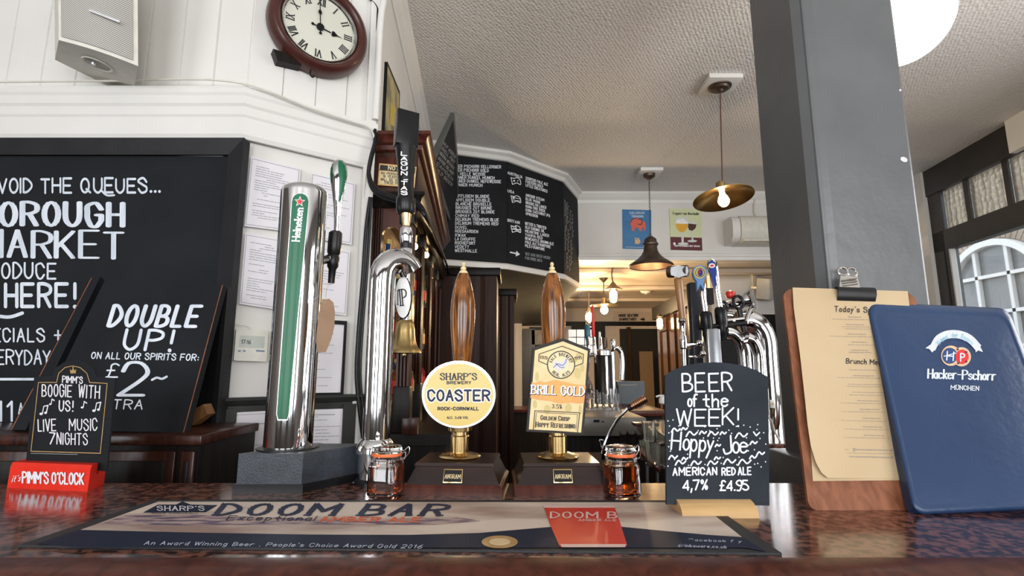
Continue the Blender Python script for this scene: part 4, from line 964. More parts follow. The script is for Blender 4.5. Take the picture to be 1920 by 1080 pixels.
for x, y in ((1253, 790), (1262, 788), (1256, 799), (1272, 798), (1290, 800), (1304, 797), (1322, 801), (1345, 803), (1366, 806), (1380, 800), (1395, 797), (1406, 800), (1420, 797), (1419, 805), (1432, 812), (1425, 823), (1435, 832), (1254, 812), (1255, 826), (1253, 837), (1257, 846), (1280, 838), (1290, 852), (1310, 853), (1322, 841), (1345, 845), (1356, 858), (1318, 822), (1338, 822), (1348, 822), (1372, 812), (1364, 850), (1385, 858), (1404, 846), (1414, 843), (1404, 835), (1436, 866), (1428, 875), (1420, 868), (1252, 873), (1266, 862), (1290, 872), (1322, 870), (1352, 868), (1382, 872), (1415, 871), (1400, 820), (1346, 827), (1310, 808), (1330, 808)):
    T_.append(disc(x + rn.uniform(-1, 1), y + rn.uniform(-1, 1), 1.3, n=8))
decal('chalk_doodles', SPn, T_, .0007, chalk, sw)

# ================================================================== CLIPBOARD
Yb0, Yb1 = H(1525, 957, CT).y, .962
p0_, p1_, p2_ = W(1520, 957, Yb0), W(1468, 540, Yb1), W(1714, 548, Yb1)
QP = Plane(p0_, (p1_ - p0_).cross(p2_ - p0_))
cb_ = thing('menu_clipboard', 'wooden clipboard with a cream food menu under a bulldog clip', 'clipboard', p0_)
bq = ((1467, 541), (1716, 549), (1768, 956), (1517, 958))
MB().slab(QP, rquad(*bq, r=.075, ry=.05, n=6), -.006, 0).build('board', redw, cb_, smooth=False)
# sheets: slightly bowed, lower left corner lifting
def bowed(left, right, lift, nc=10):
    m_ = MB(); vs = []; fs = []; nr = len(left) 
    for i in range(nr):
        for j in range(nc + 1):
            u = j / nc; x = left[i][0] + (right[i][0] - left[i][0]) * u; y = left[i][1] + (right[i][1] - left[i][1]) * u
            vs.append(QP(x, y, .0012 + lift(u, i / (nr - 1))))
    fs = [[i * (nc + 1) + j, (i + 1) * (nc + 1) + j, (i + 1) * (nc + 1) + j + 1, i * (nc + 1) + j + 1] for i in range(nr - 1) for j in range(nc)]
    return m_.add(vs, fs)
Lp = [(1486, 539), (1488, 575), (1494, 620), (1500, 665), (1505, 710), (1510, 755), (1514, 795), (1520, 835), (1530, 868), (1540, 886), (1552, 896)]
Rp = [(1702, 546), (1706, 580), (1712, 620), (1718, 665), (1724, 710), (1730, 755), (1735, 795), (1740, 835), (1744, 868), (1746, 884), (1748, 898)]
bowed([(1500, 545), (1524, 902)], [(1700, 548), (1748, 900)], lambda u, v: 0).build('under_sheet', cream, cb_, smooth=False)
lf = lambda u, v: .0012 + .009 * max(0, 1 - u * 2.2)**2 * math.sin(min(1, v * 1.15) * math.pi * .8)
bowed(Lp, Rp, lf).build('menu_sheet', cream, cb_)
cream2 = cream
PT = lambda x, y, off=0: QP(x, y, .0030 + off)
T_ = text("Today's Specials", (1565, 584), (1668, 587), 10, w=.9, k=2)
T_ += text('Brunch Menu', (1587, 681), (1658, 684), 9, w=.85, k=2)
decal('heading', PT, T_, .0004, inkb, cb_)
rn = random.Random(12); T_ = []
def tl(y, a, b, h=1.0):
    x = a
    while x < b:
        e = min(b, x + rn.uniform(4, 12)); T_.extend(ribbon([V((x, y + (x - a) * .02)), V((e, y + (e - a) * .02))], h * .55, h * .55, caps=False)); x = e + 1.6
for y, a, b in ((594, 1590, 1615), (598, 1561, 1640), (608, 1587, 1620), (612, 1580, 1640), (616, 1585, 1636), (626, 1590, 1625), (630, 1557, 1650), (641, 1597, 1625), (646, 1590, 1640), (656, 1597, 1628), (660, 1592, 1634), (693, 1592, 1645), (704, 1600, 1640), (707, 1543, 1660), (720, 1590, 1655), (724, 1588, 1668), (735, 1598, 1662), (740, 1592, 1660), (751, 1608, 1650), (755, 1566, 1670), (767, 1612, 1650), (771, 1569, 1675), (784, 1618, 1650), (788, 1563, 1675), (800, 1618, 1655), (804, 1575, 1670), (816, 1620, 1660), (820, 1577, 1680)):
    tl(y, a, b, 1.2 if b - a < 45 else .8)
decal('menu_lines', PT, T_, .0004, mat('brown_grey_print', (.30, .25, .20), .7), cb_)
T_ = line([(1571, 849), (1690, 851)], .4); tl(843, 1570, 1592, 1.5); tl(843, 1606, 1690, 1.8); tl(856, 1592, 1690, 2)
T_ += [disc(1565, 843, 2.5, 2, 8), [(1600, 840), (1604, 840), (1604, 846), (1600, 846)]]
decal('contact_lines', PT, T_, .0004, MATS['brown_grey_print'], cb_)
# bulldog clip
cl_ = MB(); a_, b_ = QP(1566, 556, .012), QP(1638, 558, .012)
pf = []
ax = (b_ - a_).normalized(); up_ = (p1_ - p0_).normalized(); nn = QP.n
for k in range(9): t_ = R(-20 + 220 * k / 8); pf.append((math.cos(t_) * .0, 0))
prof = [(.016, -.004), (.017, .004), (.014, .010), (.006, .013), (-.004, .011), (-.012, .006), (-.016, .003), (-.0155, .001), (-.011, .0035), (-.004, .008), (.004, .010), (.011, .008), (.0145, .003), (.0140, -.004)]
mid = QP(1566, 553, 0)
cl_.prism([mid + up_ * a * .9 + nn * b for a, b in prof], ax * (b_ - a_).length).build('clip', blackpl, cb_)
ch_ = mat('nickel_clip_metal', (.72, .70, .66), .22, 1, c2=(.6, .58, .55), scale=80)
for x, y in ((1580, 509), (1597, 510)):
    o = QP(x, y, .006); m_ = MB()
    tor = [o + (ax * math.cos(t) + up_ * math.sin(t)) * .0095 for t in [i * 2 * math.pi / 14 for i in range(15)]]
    m_.tube(tor, .0024, 8).build('clip_handle', ch_, cb_)
m_ = MB().prism([QP(1574, 518, .004), QP(1606, 518, .004), QP(1612, 545, .008), QP(1572, 545, .008)], nn * .003); m_.build('clip_tongue', ch_, cb_, smooth=False)
m_ = MB()
for k in range(3): m_.tube([QP(1578 + k, 526 + k * 5, .010), QP(1606 + k, 522 + k * 5, .010)], .0014, 6)
m_.build('clip_spring', ch_, cb_)

# ================================================================== BLUE MENU
Yn0, Yn1 = H(1712, 966, CT).y, .955
p0_, p1_, p2_ = W(1712, 966, Yn0), W(1623, 566, Yn1), W(1884, 577, Yn1)
MP = Plane(p0_, (p1_ - p0_).cross(p2_ - p0_))
mn = thing('menu_folder', 'dark blue padded menu folder with a brewery crest leaning on the clipboard', 'menu', p0_)
mq = ((1622, 566), (1890, 578), (2038, 950), (1713, 966))
blue = mat('blue_leatherette', (.010, .030, .085), .34, c2=(.022, .052, .125), scale=2.2, detail=8, bump=.35, bscale=70, rvar=.08)
def puffy(pl, qd, thick, back, n=14, r=.07, bulge=.006):
    m_ = MB(); f = quadmap(*qd); out = rquad(*qd, r=r, ry=r * .75, n=5); c = V(f(.5, .5)); rings = []
    for k, (sc, h) in enumerate(((1.0, -.5), (1.0, -.1), (.995, .35), (.98, .75), (.955, .95), (.93, 1.0), (.925, .93), (.90, 1.02), (.5, 1.25), (.0, 1.3))):
        rings.append([pl(c.x + (p[0] - c.x) * sc, c.y + (p[1] - c.y) * sc, thick * h) for p in out])
    N0 = len(out); vs = [v for r_ in rings for v in r_] 
    fs = [[i * N0 + k, i * N0 + (k + 1) % N0, (i + 1) * N0 + (k + 1) % N0, (i + 1) * N0 + k] for i in range(len(rings) - 1) for k in range(N0)] + [list(range(N0))]
    return m_.add(vs, fs)
puffy(MP, mq, .0065, 0).build('front_cover', blue, mn, auto=60)
MB().slab(MP, rquad(*mq, r=.07, ry=.05), -.016, -.0035).build('back_cover', blue, mn, smooth=False)
o_ = .0088
wht = mat('silver_white_print', (.58, .62, .66), .4); lb = mat('light_blue_print', (.25, .50, .66), .5)
ban = [V((1737, 651))]; 
top = catmull([V((1744, 648)), V((1755, 630)), V((1775, 620)), V((1800, 620)), V((1822, 629)), V((1840, 648))], 5)
bot = catmull([V((1753, 658)), V((1762, 643)), V((1778, 635)), V((1798, 635)), V((1816, 643)), V((1830, 658))], 5)
decal('banner', MP, [[top[i], top[i + 1], bot[i + 1], bot[i]] for i in range(len(top) - 1)] + [[(1735, 653), (1746, 645), (1752, 656), (1748, 661), (1742, 654)], [(1836, 646), (1843, 660), (1834, 657), (1829, 661), (1830, 650)]], o_, wht, mn)
decal('lettering', MP, ringtext('Himmel der Bayern', 1791, 668, 36, 8.5, -56, 56, w=.5, size=2.8), o_ + .0006, lb, mn)
beige = mat('beige_crest_print', (.62, .42, .26), .4)
decal('crest_rim', MP, [disc(1783, 667, 18.5, 19), disc(1803, 669, 17.5, 18)], o_, beige, mn)
decal('crest_disc', MP, [disc(1781, 667, 14, 15)], o_ + .0006, mat('blue_print', (.02, .05, .16), .4), mn)
decal('crest_disc', MP, [disc(1804, 669, 12.5, 13.5)], o_ + .0007, MATS['red_enamel'], mn)
decal('crest_letter', MP, text('H', (1775, 675), (1787, 676), 16, w=1.5) + text('P', (1801, 677), (1808, 677), 14, w=1.6) + line([(1770, 668), (1792, 662)], .9), o_ + .0013, wht, mn)
decal('crest_marks', MP, [disc(1796, 655, 2, n=8), disc(1812, 660, 2, n=8), disc(1812, 678, 2, n=8), disc(1797, 681, 2, n=8)], o_ + .0013, inkn, mn)
decal('lettering', MP, text('Hacker-Pschorr', (1740, 709), (1866, 713), 17, w=2.2, wy=1.0, serif=1.6, gap=2.2, k=3), o_, wht, mn)
decal('lettering', MP, text('MÜNCHEN', (1783, 730), (1835, 732), 7.5, w=.95, serif=1, gap=2.6), o_, wht, mn)
# ================================================================== CLOCK
ckc = Plane(WB.p + WB.n * .075, WB.n)(606.5, 40); 
e1 = Plane(WB.p + WB.n * .06, WB.n)(691, 62); e2 = Plane(WB.p + WB.n * .06, WB.n)(600, 133)
Rk = .5 * ((e1 - ckc).xy.length + abs(e2.z - ckc.z)); print('clock radius', (e1 - ckc).xy.length, abs(e2.z - ckc.z))
ck = thing('wall_clock', 'round wall clock with a dark mahogany rim and roman numerals', 'clock', ckc - nB * .075)
kc = ckc - nB * .075
def ring_m(prof, name, m, smooth=True): return MB().lathe([(a * Rk, b) for a, b in prof], kc, 64, axis=nB).build(name, m, ck, smooth)
ring_m([(1.0, .012), (1.0, .03), (.985, .042), (.95, .055), (.90, .062), (.84, .062), (.79, .055), (.765, .044), (.74, .044), (.73, .036), (.70, .036), (.70, .02), (.9, .012), (1.0, .012)], 'rim', mat('red_brown_mahogany_rim', (.050, .012, .009), .35, c2=(.075, .020, .015), scale=6, coat=.2))
ring_m([(.75, .046), (.745, .05), (.73, .046), (.72, .04), (.735, .04), (.75, .046)], 'bezel', steel)
dial = ring_m([(0, .036), (.735, .036), (.735, .03)], 'dial', mat('cream_enamel_dial', (.60, .60, .50), .35, c2=(.66, .66, .57), scale=3), False)
def CK(x, y, off=0): return kc + dB * (x * Rk) + V((0, 0, -y * Rk)) + nB * (.0365 + off)
def rot(polys, a, cx=0, cy=0): c, s_ = math.cos(a), math.sin(a); return [[(p[0] * c - p[1] * s_, p[0] * s_ + p[1] * c) for p in P] for P in polys]
NUM = ['XII', 'I', 'II', 'III', 'IIII', 'V', 'VI', 'VII', 'VIII', 'IX', 'X', 'XI']
wid = {'I': .035, 'II': .075, 'III': .115, 'IIII': .155, 'V': .10, 'VI': .14, 'VII': .18, 'VIII': .22, 'IX': .14, 'X': .10, 'XI': .14, 'XII': .18}
for i, n in enumerate(NUM):
    w_ = wid[n] / 2 * .78 if n != 'I' else .0001
    P = text(n, (-w_, -.50), (w_, -.50), .155, w=.0125, wy=.005, serif=.022, gap=2.6)
    decal('numeral', CK, rot(P, i * math.pi / 6), .0004, inkb, ck)
P = []
for i in range(60):
    P += rot([[(-.002, -.675), (.002, -.675), (.002, -.69), (-.002, -.69)]] if i % 5 else [disc(0, -.682, .008, n=6)], i * math.pi / 30)
decal('minute_track', CK, P, .0004, inkb, ck)
hand1 = [[(-.008, .12), (.008, .12), (.010, -.30), (-.010, -.30)], disc(0, -.33, .035, .05, 12), [(-.010, -.36), (.010, -.36), (.004, -.62), (-.004, -.62)], disc(0, .13, .03, n=10)]
hand2 = [[(-.010, .14), (.010, .14), (.012, -.22), (-.012, -.22)], disc(-.025, -.27, .035, .035, 12), disc(.025, -.27, .035, .035, 12), [(-.055, -.28), (.055, -.28), (.010, -.36), (0, -.46), (-.010, -.36)], disc(0, .15, .03, n=10)]
def hand(nm, polys, a, off):
    m_ = MB()
    for P in rot(polys, a): m_.prism([CK(x, y, off) for x, y in P], nB * .001)
    m_.build(nm, blackpl, ck, smooth=False)
hand('minute_hand', hand1, R(-4), .004); hand('hour_hand', hand2, R(98), .002)
MB().lathe([(0, .044), (.012 * 1, .044), (.012, .036)], kc, 16, axis=nB).build('hub', blackpl, ck)
m_ = MB()
for s_ in (-1,):
    a_ = kc + dB * (-.62 * Rk) + V((0, 0, -.80 * Rk)); m_.prism([a_ - dB * .035, a_ + dB * .05, a_ + dB * .05 + V((0, 0, -.028)), a_ - dB * .02 + V((0, 0, -.035))], nB * .035)
m_.build('case_foot', darkw, ck, smooth=False)
a_ = kc + dB * (-.12 * Rk) + V((0, 0, -1.0 * Rk)) + nB * .03
MB().tube([a_, a_ + V((0, 0, -.012)), a_ + dB * .008 + V((0, 0, -.018)), a_ + dB * .012 + V((0, 0, -.010))], .0025, 6, smooth=4).build('hook', blackpl, ck)

# ================================================================== LOUDSPEAKER
f1, f2 = W(110, 75, 1.22), W(259, 124, 1.29); b1, b2, b3 = W(103, 112, 1.40), W(252, 162, 1.42), W(204, 162, 1.435)
_pb = Plane(f1, (f2 - f1).cross(b2 - f1)); b1, b3 = _pb(103, 112), _pb(204, 162)
upv = V((.0, -.055, .33)); sp = thing('loudspeaker', 'cream wall loudspeaker with a perforated grille tilted down from the wall', 'loudspeaker', b3)
bot = [f1]
nrmf = (f2 - f1).cross(upv).normalized(); nrmf = nrmf if nrmf.y < 0 else -nrmf
for k in range(1, 8): t_ = k / 8; bot.append(f1.lerp(f2, t_) + nrmf * .016 * math.sin(t_ * math.pi) )
bot += [f2, b2, b3, b1]
MB().prism(bot, upv).build('cabinet', plastic_w, sp, auto=25)
gm = mat('perforated_grille', (.70, .68, .62), .5)
nt = gm.node_tree; uvn = nt.nodes.new('ShaderNodeUVMap'); vo = nt.nodes.new('ShaderNodeTexVoronoi'); vo.voronoi_dimensions = '2D'; vo.inputs['Scale'].default_value = 1; vo.inputs['Randomness'].default_value = 0
mp_ = nt.nodes.new('ShaderNodeMapping'); mp_.inputs['Rotation'].default_value = (0, 0, .785); mp_.inputs['Scale'].default_value = (52, 52, 1); nt.links.new(uvn.outputs[0], mp_.inputs[0]); nt.links.new(mp_.outputs[0], vo.inputs['Vector'])
cr = nt.nodes.new('ShaderNodeValToRGB'); cr.color_ramp.elements[0].position = .34; cr.color_ramp.elements[1].position = .44; cr.color_ramp.elements[0].color = (.10, .095, .085, 1); cr.color_ramp.elements[1].color = (.60, .58, .53, 1)
nt.links.new(vo.outputs['Distance'], cr.inputs[0]); nt.links.new(cr.outputs[0], nt.nodes['Principled BSDF'].inputs['Base Color'])
g_ = []; h_ = []
for k in range(0, 9):
    t_ = .04 + .90 * k / 8; p = f1.lerp(f2, t_) + nrmf * (.0175 * math.sin(t_ * math.pi) + .003); g_.append(p + upv * .03); h_.append(p + upv * .985)
gr_ = MB().add(g_ + h_, [[k, k + 1, 9 + k + 1, 9 + k] for k in range(8)]).build('grille', gm, sp)
uvl = gr_.data.uv_layers.new(name='UVMap')
for lp in gr_.data.loops: uvl.data[lp.index].uv = ((lp.vertex_index % 9) / 8 * .95, (lp.vertex_index // 9) * 1.6)
ms = .5 * (g_[4] + g_[5]); rt_ = (f2 - f1).normalized()
c_ = Plane((g_[4] + nrmf * .004), nrmf)(197, 33); MB().prism([c_ - rt_ * .035 + upv * .02, c_ + rt_ * .035 + upv * .012, c_ + rt_ * .033 - upv * .004, c_ - rt_ * .033 + upv * .004], nrmf * .004).build('nameplate', steel, sp, smooth=False)
ctr = (f1 + f2 + b1 + b2) / 4; dn = (f2 - f1).cross(b1 - f1).normalized(); dn = dn if dn.z < 0 else -dn
m_ = MB().lathe([(0, .001), (.030, .001), (.034, .004), (.037, .001)], ctr, 28, axis=dn); m_.build('bottom_recess', plastic_w, sp)
MB().lathe([(0, .006), (.006, .006), (.007, .001)], ctr + (f1 - f2) * .05, 12, axis=dn).build('screw', steel, sp)
MB().box((-.012, 0, -.012), (.012, .10, .012), .003, Matrix.Translation(W(109, 10, 1.33))).build('bracket', brassold, sp)

# ================================================================== PIPES AND CABLES AT THE CORNER
pp = Plane(WB.p + WB.n * .022, WB.n)
m_ = MB().tube([pp(724, -40), pp(720, 0), pp(715, 28), pp(711, 80), pp(708, 150), pp(703.5, 225)], pxlen(6.5, 1.62, 100), 14, smooth=4)
tag(m_.build('corner_pipe', white), 'white painted pipe running up the wall corner beside the clock', 'pipe')
m_ = MB().tube([pp(690, -5, -.012), pp(706, 12, -.010), pp(707, 30, -.01), pp(703, 80, -.012), pp(702, 150, -.012), pp(697, 228, -.012), pp(699, 240, -.01)], .0035, 8, smooth=4)
tag(m_.build('black_cable', blackpl), 'thin black cable clipped along the left side of the white corner pipe', 'cable')
m_ = MB().tube([V((-2.3, YA - .047, ZC + .006)), V((-1.6, YA - .047, ZC + .004)), V((-1.2, YA - .046, ZC + .008)), V((A.x - .02, YA - .05, ZC + .004)), pp(580, 202, .03), pp(660, 228, .03), pp(688, 237, .028), pp(700, 252, .02), pp(702, 275, .015), pp(694, 305, .01), pp(685, 330, .0), pp(681, 380, -.012), pp(678, 430, -.015)], .0032, 8, smooth=5)
tag(m_.build('white_cable', plastic_w), 'cream cable lying along the cornice and dropping down at the corner', 'cable')
for k, (dx, r_) in enumerate(((0, .006), (7, .005))):
    m_ = MB().tube([pp(694 + dx * .3, 370, .004), pp(686 + dx, 430, .0), pp(680 + dx, 520, -.004), pp(672 + dx, 620, -.004), pp(668 + dx, 700, -.004), pp(674 + dx, 770, .0), pp(684 + dx, 850, 0)], r_, 8, smooth=4)
    tag(m_.build('beer_line', blackpl), ('left' if k == 0 else 'right') + ' one of two black hoses running down behind the curved chrome tap', 'hose')

# ================================================================== BACK BAR CABINET
YB0 = 1.715
def bbx(off, Y): return CW(off, Y, 0).x
zc_top = W(795, 252, 1.70).z; zc_low = W(740, 372, 1.70).z
OFF = W(775, 400, YB0).x - CW(0, YB0, 0).x; Y1 = 3.2
bc = thing('back_bar_cabinet', 'tall dark mahogany back bar cabinet with fluted pilasters and lit bottle shelves', 'cabinet', V((bbx(OFF / 2, 2.4), 2.4, 0)))
def foot(o, y0=YB0, y1=Y1, i=0): return [V((bbx(i + .002, y0), y0, 0)), V((bbx(o, y0), y0, 0)), V((bbx(o, y1), y1, 0)), V((bbx(i + .002, y1), y1, 0))]
def bprism(name, o, z0, z1, m, y0=YB0, y1=Y1, i=0, par=bc): return MB().prism([p + V((0, 0, z0)) for p in foot(o, y0, y1, i)], (0, 0, z1 - z0)).build(name, m, par, smooth=False)
bprism('frieze', OFF + .012, zc_low, zc_top - .05, mahog)
pth = [(bbx(.001, YB0), YB0), (bbx(OFF + .012, YB0), YB0), (bbx(OFF + .012, Y1), Y1)]
MB().sweep(pth, [(-.02, zc_top), (.045, zc_top), (.045, zc_top - .012), (.034, zc_top - .018), (.026, zc_top - .034), (.014, zc_top - .04), (.012, zc_top - .055), (.002, zc_top - .062), (-.02, zc_top - .062)]).build('crown', mahogr, bc)
MB().sweep(pth, [(-.01, zc_low + .022), (.026, zc_low + .022), (.030, zc_low + .010), (.018, zc_low), (.012, zc_low - .018), (.0, zc_low - .028), (-.01, zc_low - .028)]).build('cornice', darkw, bc)
MB().box((bbx(.012, YB0), YB0 - .004, zc_low + .05), (bbx(OFF - .01, YB0), YB0 + .01, zc_top - .08), .003).build('end_panel', mahogr, bc)
def flute(name, x0, x1, y0, y1, z0, z1, m=mahog, n=3, par=bc):
    pts = []; 
    def side(a, b, nn):
        d = (b - a); L_ = d.length; d.normalize(); out = [a]
        for k in range(n):
            c0 = a + d * (L_ * (k + .62) / (n + .6)); c1 = a + d * (L_ * (k + 1.08) / (n + .6)); out += [c0, c0.lerp(c1, .5) - nn * .006, c1]
        return out
    P0_, P1_, P2_, P3_ = V((x0, y0, 0)), V((x1, y0, 0)), V((x1, y1, 0)), V((x0, y1, 0))
    pts = side(P0_, P1_, V((0, -1, 0))) + side(P1_, P2_, V((1, 0, 0))) + [P2_, P3_]
    pts = [p + V((0, 0, z0)) for p in pts]
    o = MB().prism(pts, (0, 0, z1 - z0)).build(name, m, par, smooth=False)
    return o
ztop_p = zc_low - .028; zbc = CT + .0
for k, y in enumerate((YB0 + .004, 2.07, 2.47, 2.85, 3.14)):
    x = bbx(OFF, y)
    flute('pilaster', x - .042, x, y, y + .05, zbc + .15, ztop_p - .06)
    MB().box((x - .048, y - .004, ztop_p - .06), (x + .006, y + .056, ztop_p), .006).build('capital', darkw, bc)
    MB().box((x - .050, y - .006, zbc), (x + .006, y + .056, zbc + .15), .004).build('pilaster_base', darkw, bc)
x = bbx(0.0, YB0) + .004; flute('pilaster', x, x + .03, YB0 + .004, YB0 + .04, zbc + .15, ztop_p)
# arches between pilasters (end bay and receding bays)
def arch_panel(p0, p1, zs, zt, th, m, drop=.0):
    """spandrel panel with a round-headed opening between two floor points"""
    d = p1 - p0; w_ = d.length; mb_ = MB(); n = 14; r_ = w_ / 2; tq = V((-d.y, d.x, 0)).normalized() * th
    pts = [p0 + d * (.5 - .5 * math.cos(math.pi * i / n)) + V((0, 0, zs + min(zt - zs - .012, r_) * math.sin(math.pi * i / n))) for i in range(n + 1)]
    top = [p0 + d * (.5 - .5 * math.cos(math.pi * i / n)) + V((0, 0, zt)) for i in range(n + 1)]
    for i in range(n): mb_.prism([pts[i], pts[i + 1], top[i + 1], top[i]], tq)
    return mb_.build('arch', m, bc, smooth=False)
x0_, x1_ = bbx(.0, YB0) + .034, bbx(OFF, YB0) - .042
arch_panel(V((x0_, YB0 + .01, 0)), V((x1_, YB0 + .01, 0)), ztop_p - .10, ztop_p, .018, mahogr)
ysl = (YB0 + .054, 2.07, 2.12, 2.47, 2.52, 2.85, 2.90, 3.14)
for a_, b_ in zip(ysl[::2], ysl[1::2]):
    arch_panel(V((bbx(OFF - .012, a_), a_, 0)), V((bbx(OFF - .012, b_), b_, 0)), ztop_p - .13, ztop_p, .02, darkw)
mirror = mat('gold_lit_mirror', (.42, .30, .15), .18, .8, c2=(.60, .46, .25), scale=9, detail=5)  # warm gold of the cabinet lighting is put into the mirror's colour
bprism('mirror_back', .010, zbc, ztop_p, mirror, i=.002, y0=YB0 + .03)
bprism('end_wall', OFF, zbc, ztop_p, mahog, y0=Y1 - .02)
SH = (zbc + .10, zbc + .30, zbc + .50)
for z in SH: bprism('shelf', OFF - .045, z - .012, z, mahogr, y0=YB0 + .045)
bprism('base_counter', .30, zbc - .035, zbc, darkw, y0=YB0 - .03)
bprism('base_body', .27, 0, zbc - .035, darkw, y0=YB0 - .01)
MB().box((bbx(.135, 1.7), 1.67, zbc), (bbx(.185, 1.7), 1.70, zbc + .052), .002).build('box_drawer', mahog, bc)
# gilt notice on the cabinet end
NP = Plane((0, YB0 - .006, 0), (0, -1, 0))
nt_ = thing('licensing_notice', 'small gold and black licensing notice on the dark cabinet end', 'sign', NP(745, 330))
MB().slab(NP, [(711, 306), (781, 313), (777, 352), (708, 347)], 0, .003).build('plate', goldm, nt_, smooth=False)
decal('panel', NP, [[(713, 309), (779, 315.5), (778, 325), (712, 319)]], .0034, inkb, nt_)
decal('panel', NP, [[(712, 320.5), (778, 326.5), (775.5, 349), (710.5, 344.5)]], .0034, ivory, nt_)
decal('lettering', NP, text('NOTICE', (728, 318), (765, 321), 7, w=.9, serif=.8), .0040, ivory, nt_)
T_ = []
for i, (s_, a_, b_) in enumerate((('NO PERSONS UNDER', 715, 774), ('18 YEARS OF AGE', 718, 771), ('WILL BE SERVED ON', 714, 774), ('THESE PREMISES', 720, 768))):
    T_ += text(s_, (a_, 326.5 + i * 5.8), (b_, 331 + i * 5.8), 4.2, w=.55, serif=.4, k=2)
decal('lettering', NP, T_, .0040, inkb, nt_)
# hose bundle draped over the cabinet cornice
def cabpt(px, py, off): # point on the receding front plane
    return Plane(CW(OFF + .012 + off, 2.0, 0), nC)(px, py)
hp_ = [W(703, 243, 1.66), W(704, 262, 1.655), W(696, 292, 1.65), W(692, 325, 1.65), W(704, 352, 1.65), W(735, 367, 1.655), W(768, 372, 1.66), W(787, 383, 1.70)]
tail = [cabpt(800, 405, .03), cabpt(815, 440, .03), cabpt(835, 488, .03), cabpt(850, 535, .03)]
for k in range(3):
    o_ = V((0, -.006 * (k == 1), -.009 * k)); m_ = MB().tube([p + o_ for p in hp_] + [p + V((.004 * k, 0, -.012 * k)) for p in tail], .0062, 8, smooth=4)
    tag(m_.build('hose', blackpl), ('upper', 'middle', 'lower')[k] + ' black hose of the three draped over the dark cabinet cornice', 'hose')
# bulbs inside the back bar
for k, (px, py, Y) in enumerate(((777, 462, 1.92), (799, 478, 2.3), (806, 521, 2.75))):
    p = W(px, py, Y)
    l_ = thing('cabinet_bulb', ('nearest glowing bulb under the back bar arch, by the chrome tap', 'middle glowing bulb between the back bar pilasters', 'farthest glowing bulb low between the back bar pilasters')[k], 'bulb', p)
    MB().ball(p, .014, 12).build('bulb', bulb, l_); MB().lathe([(.008, .012), (.011, .02), (.011, .045), (0, .046)], p, 12).build('holder', brass, l_)
    L_ = D.lights.new('bulb_light', 'POINT'); L_.energy = 1.0; L_.color = (1, .66, .32); L_.shadow_soft_size = .02
    q_ = D.objects.new('bulb_light', L_); COL.objects.link(q_); q_.location = V((bbx(.07, Y), Y + .03, p.z - .10))
# bottles
BC = [('green', (.03, .16, .05), .8), ('amber', (.40, .14, .02), .8), ('clear', (.85, .88, .86), .9), ('red', (.38, .02, .02), .4), ('dark', (.03, .02, .015), .3), ('whisky', (.55, .25, .05), .85), ('blue', (.05, .12, .35), .7)]
lab = [mat('bottle_label_cream', (.62, .54, .40), .6), mat('bottle_label_red', (.50, .03, .02), .6), mat('bottle_label_black', (.03, .03, .03), .6), mat('bottle_label_gold', (.55, .38, .10), .4)]
protos = []
def bottle(k, loc, h):
    c = BC[k % len(BC)]; m = mat('bottle_glass_' + c[0], c[1], .06, glass=c[2], ior=1.4)
    t = thing('bottle', None, 'bottle', loc); r = .021 + .004 * (k % 3)
    MB().lathe([(0, 0), (r, .001), (r, h * .56), (r * .8, h * .64), (r * .36, h * .74), (r * .36, h * .93), (0, h * .93)], n=14).build('glass', m, t, local=True)
    MB().lathe([(r + .0006, h * .14), (r + .0006, h * .44)], n=14).build('label', lab[k % 4], t, local=True)
    MB().lathe([(r * .42, h * .90), (r * .42, h), (0, h)], n=10).build('cap', lab[(k + 1) % 4], t, local=True)
    return t
rn = random.Random(3); k = 0
ORD = ['first', 'second', 'third', 'fourth', 'fifth', 'sixth', 'seventh', 'eighth', 'ninth', 'tenth', 'eleventh', 'twelfth', 'thirteenth', 'fourteenth', 'fifteenth', 'sixteenth', 'seventeenth', 'eighteenth', 'nineteenth', 'twentieth']
for si, z in enumerate(SH):
    y = 1.80
    rowname = ('lowest', 'middle', 'upper')[si]
    cnt = [0, 0]
    while y < 3.08:
        near = min(abs(y - q_) for q_ in (2.095, 2.495, 2.875)) < .02
        h = rn.uniform(.145, .175)
        for off in ((.095,) if k % 2 else (.045, .10)):
            t = bottle(k, V((bbx(off, y), y, z)), h)
            if k < 0: pass
            t['group'] = 'bottles on the %s shelf of the back bar' % rowname
            fr2 = int(off > .08); t['label'] = '%s bottle, %s from the near end, %s row of the %s back bar shelf' % (('green', 'amber', 'clear', 'red', 'near-black', 'golden', 'blue')[k % 7], ORD[cnt[fr2]], ('rear', 'front')[fr2], rowname); cnt[fr2] += 1
            k += 1
        y += rn.uniform(.075, .095)
# bell
fb = lambda z: W(759, 620, 1.60).x
bl = thing('brass_bell', 'brass last-orders bell hanging behind the curved chrome tap', 'bell', W(759, 600, 1.60))
m_ = lpx([(596, 1.5), (598, 8), (602, 14), (608, 17), (620, 18.5), (635, 20), (646, 23), (653, 27), (657, 31), (662, 32), (662.5, 29), (655, 22), (610, 14)], 1.60, fb, 36); m_.build('bell_body', brassold, bl)
lpx([(586, 2.5), (590, 5), (594, 2.5), (597, 3)], 1.60, fb, 16).build('crown_knob', brass, bl)
lpx([(655, 2), (664, 5), (668, 4), (670, 0)], 1.60, fb, 12).build('clapper', brass, bl)
MB().box((W(766, 580, 1.70).x, 1.700, W(770, 612, 1.7).z), (W(776, 580, 1.70).x, 1.712, W(770, 553, 1.7).z), .002).build('bracket_plate', brass, bl)
MB().tube([W(770, 575, 1.70), W(768, 572, 1.66), W(761, 577, 1.61), W(759, 588, 1.60)], .003, 8, smooth=4).build('bracket_arm', brass, bl)
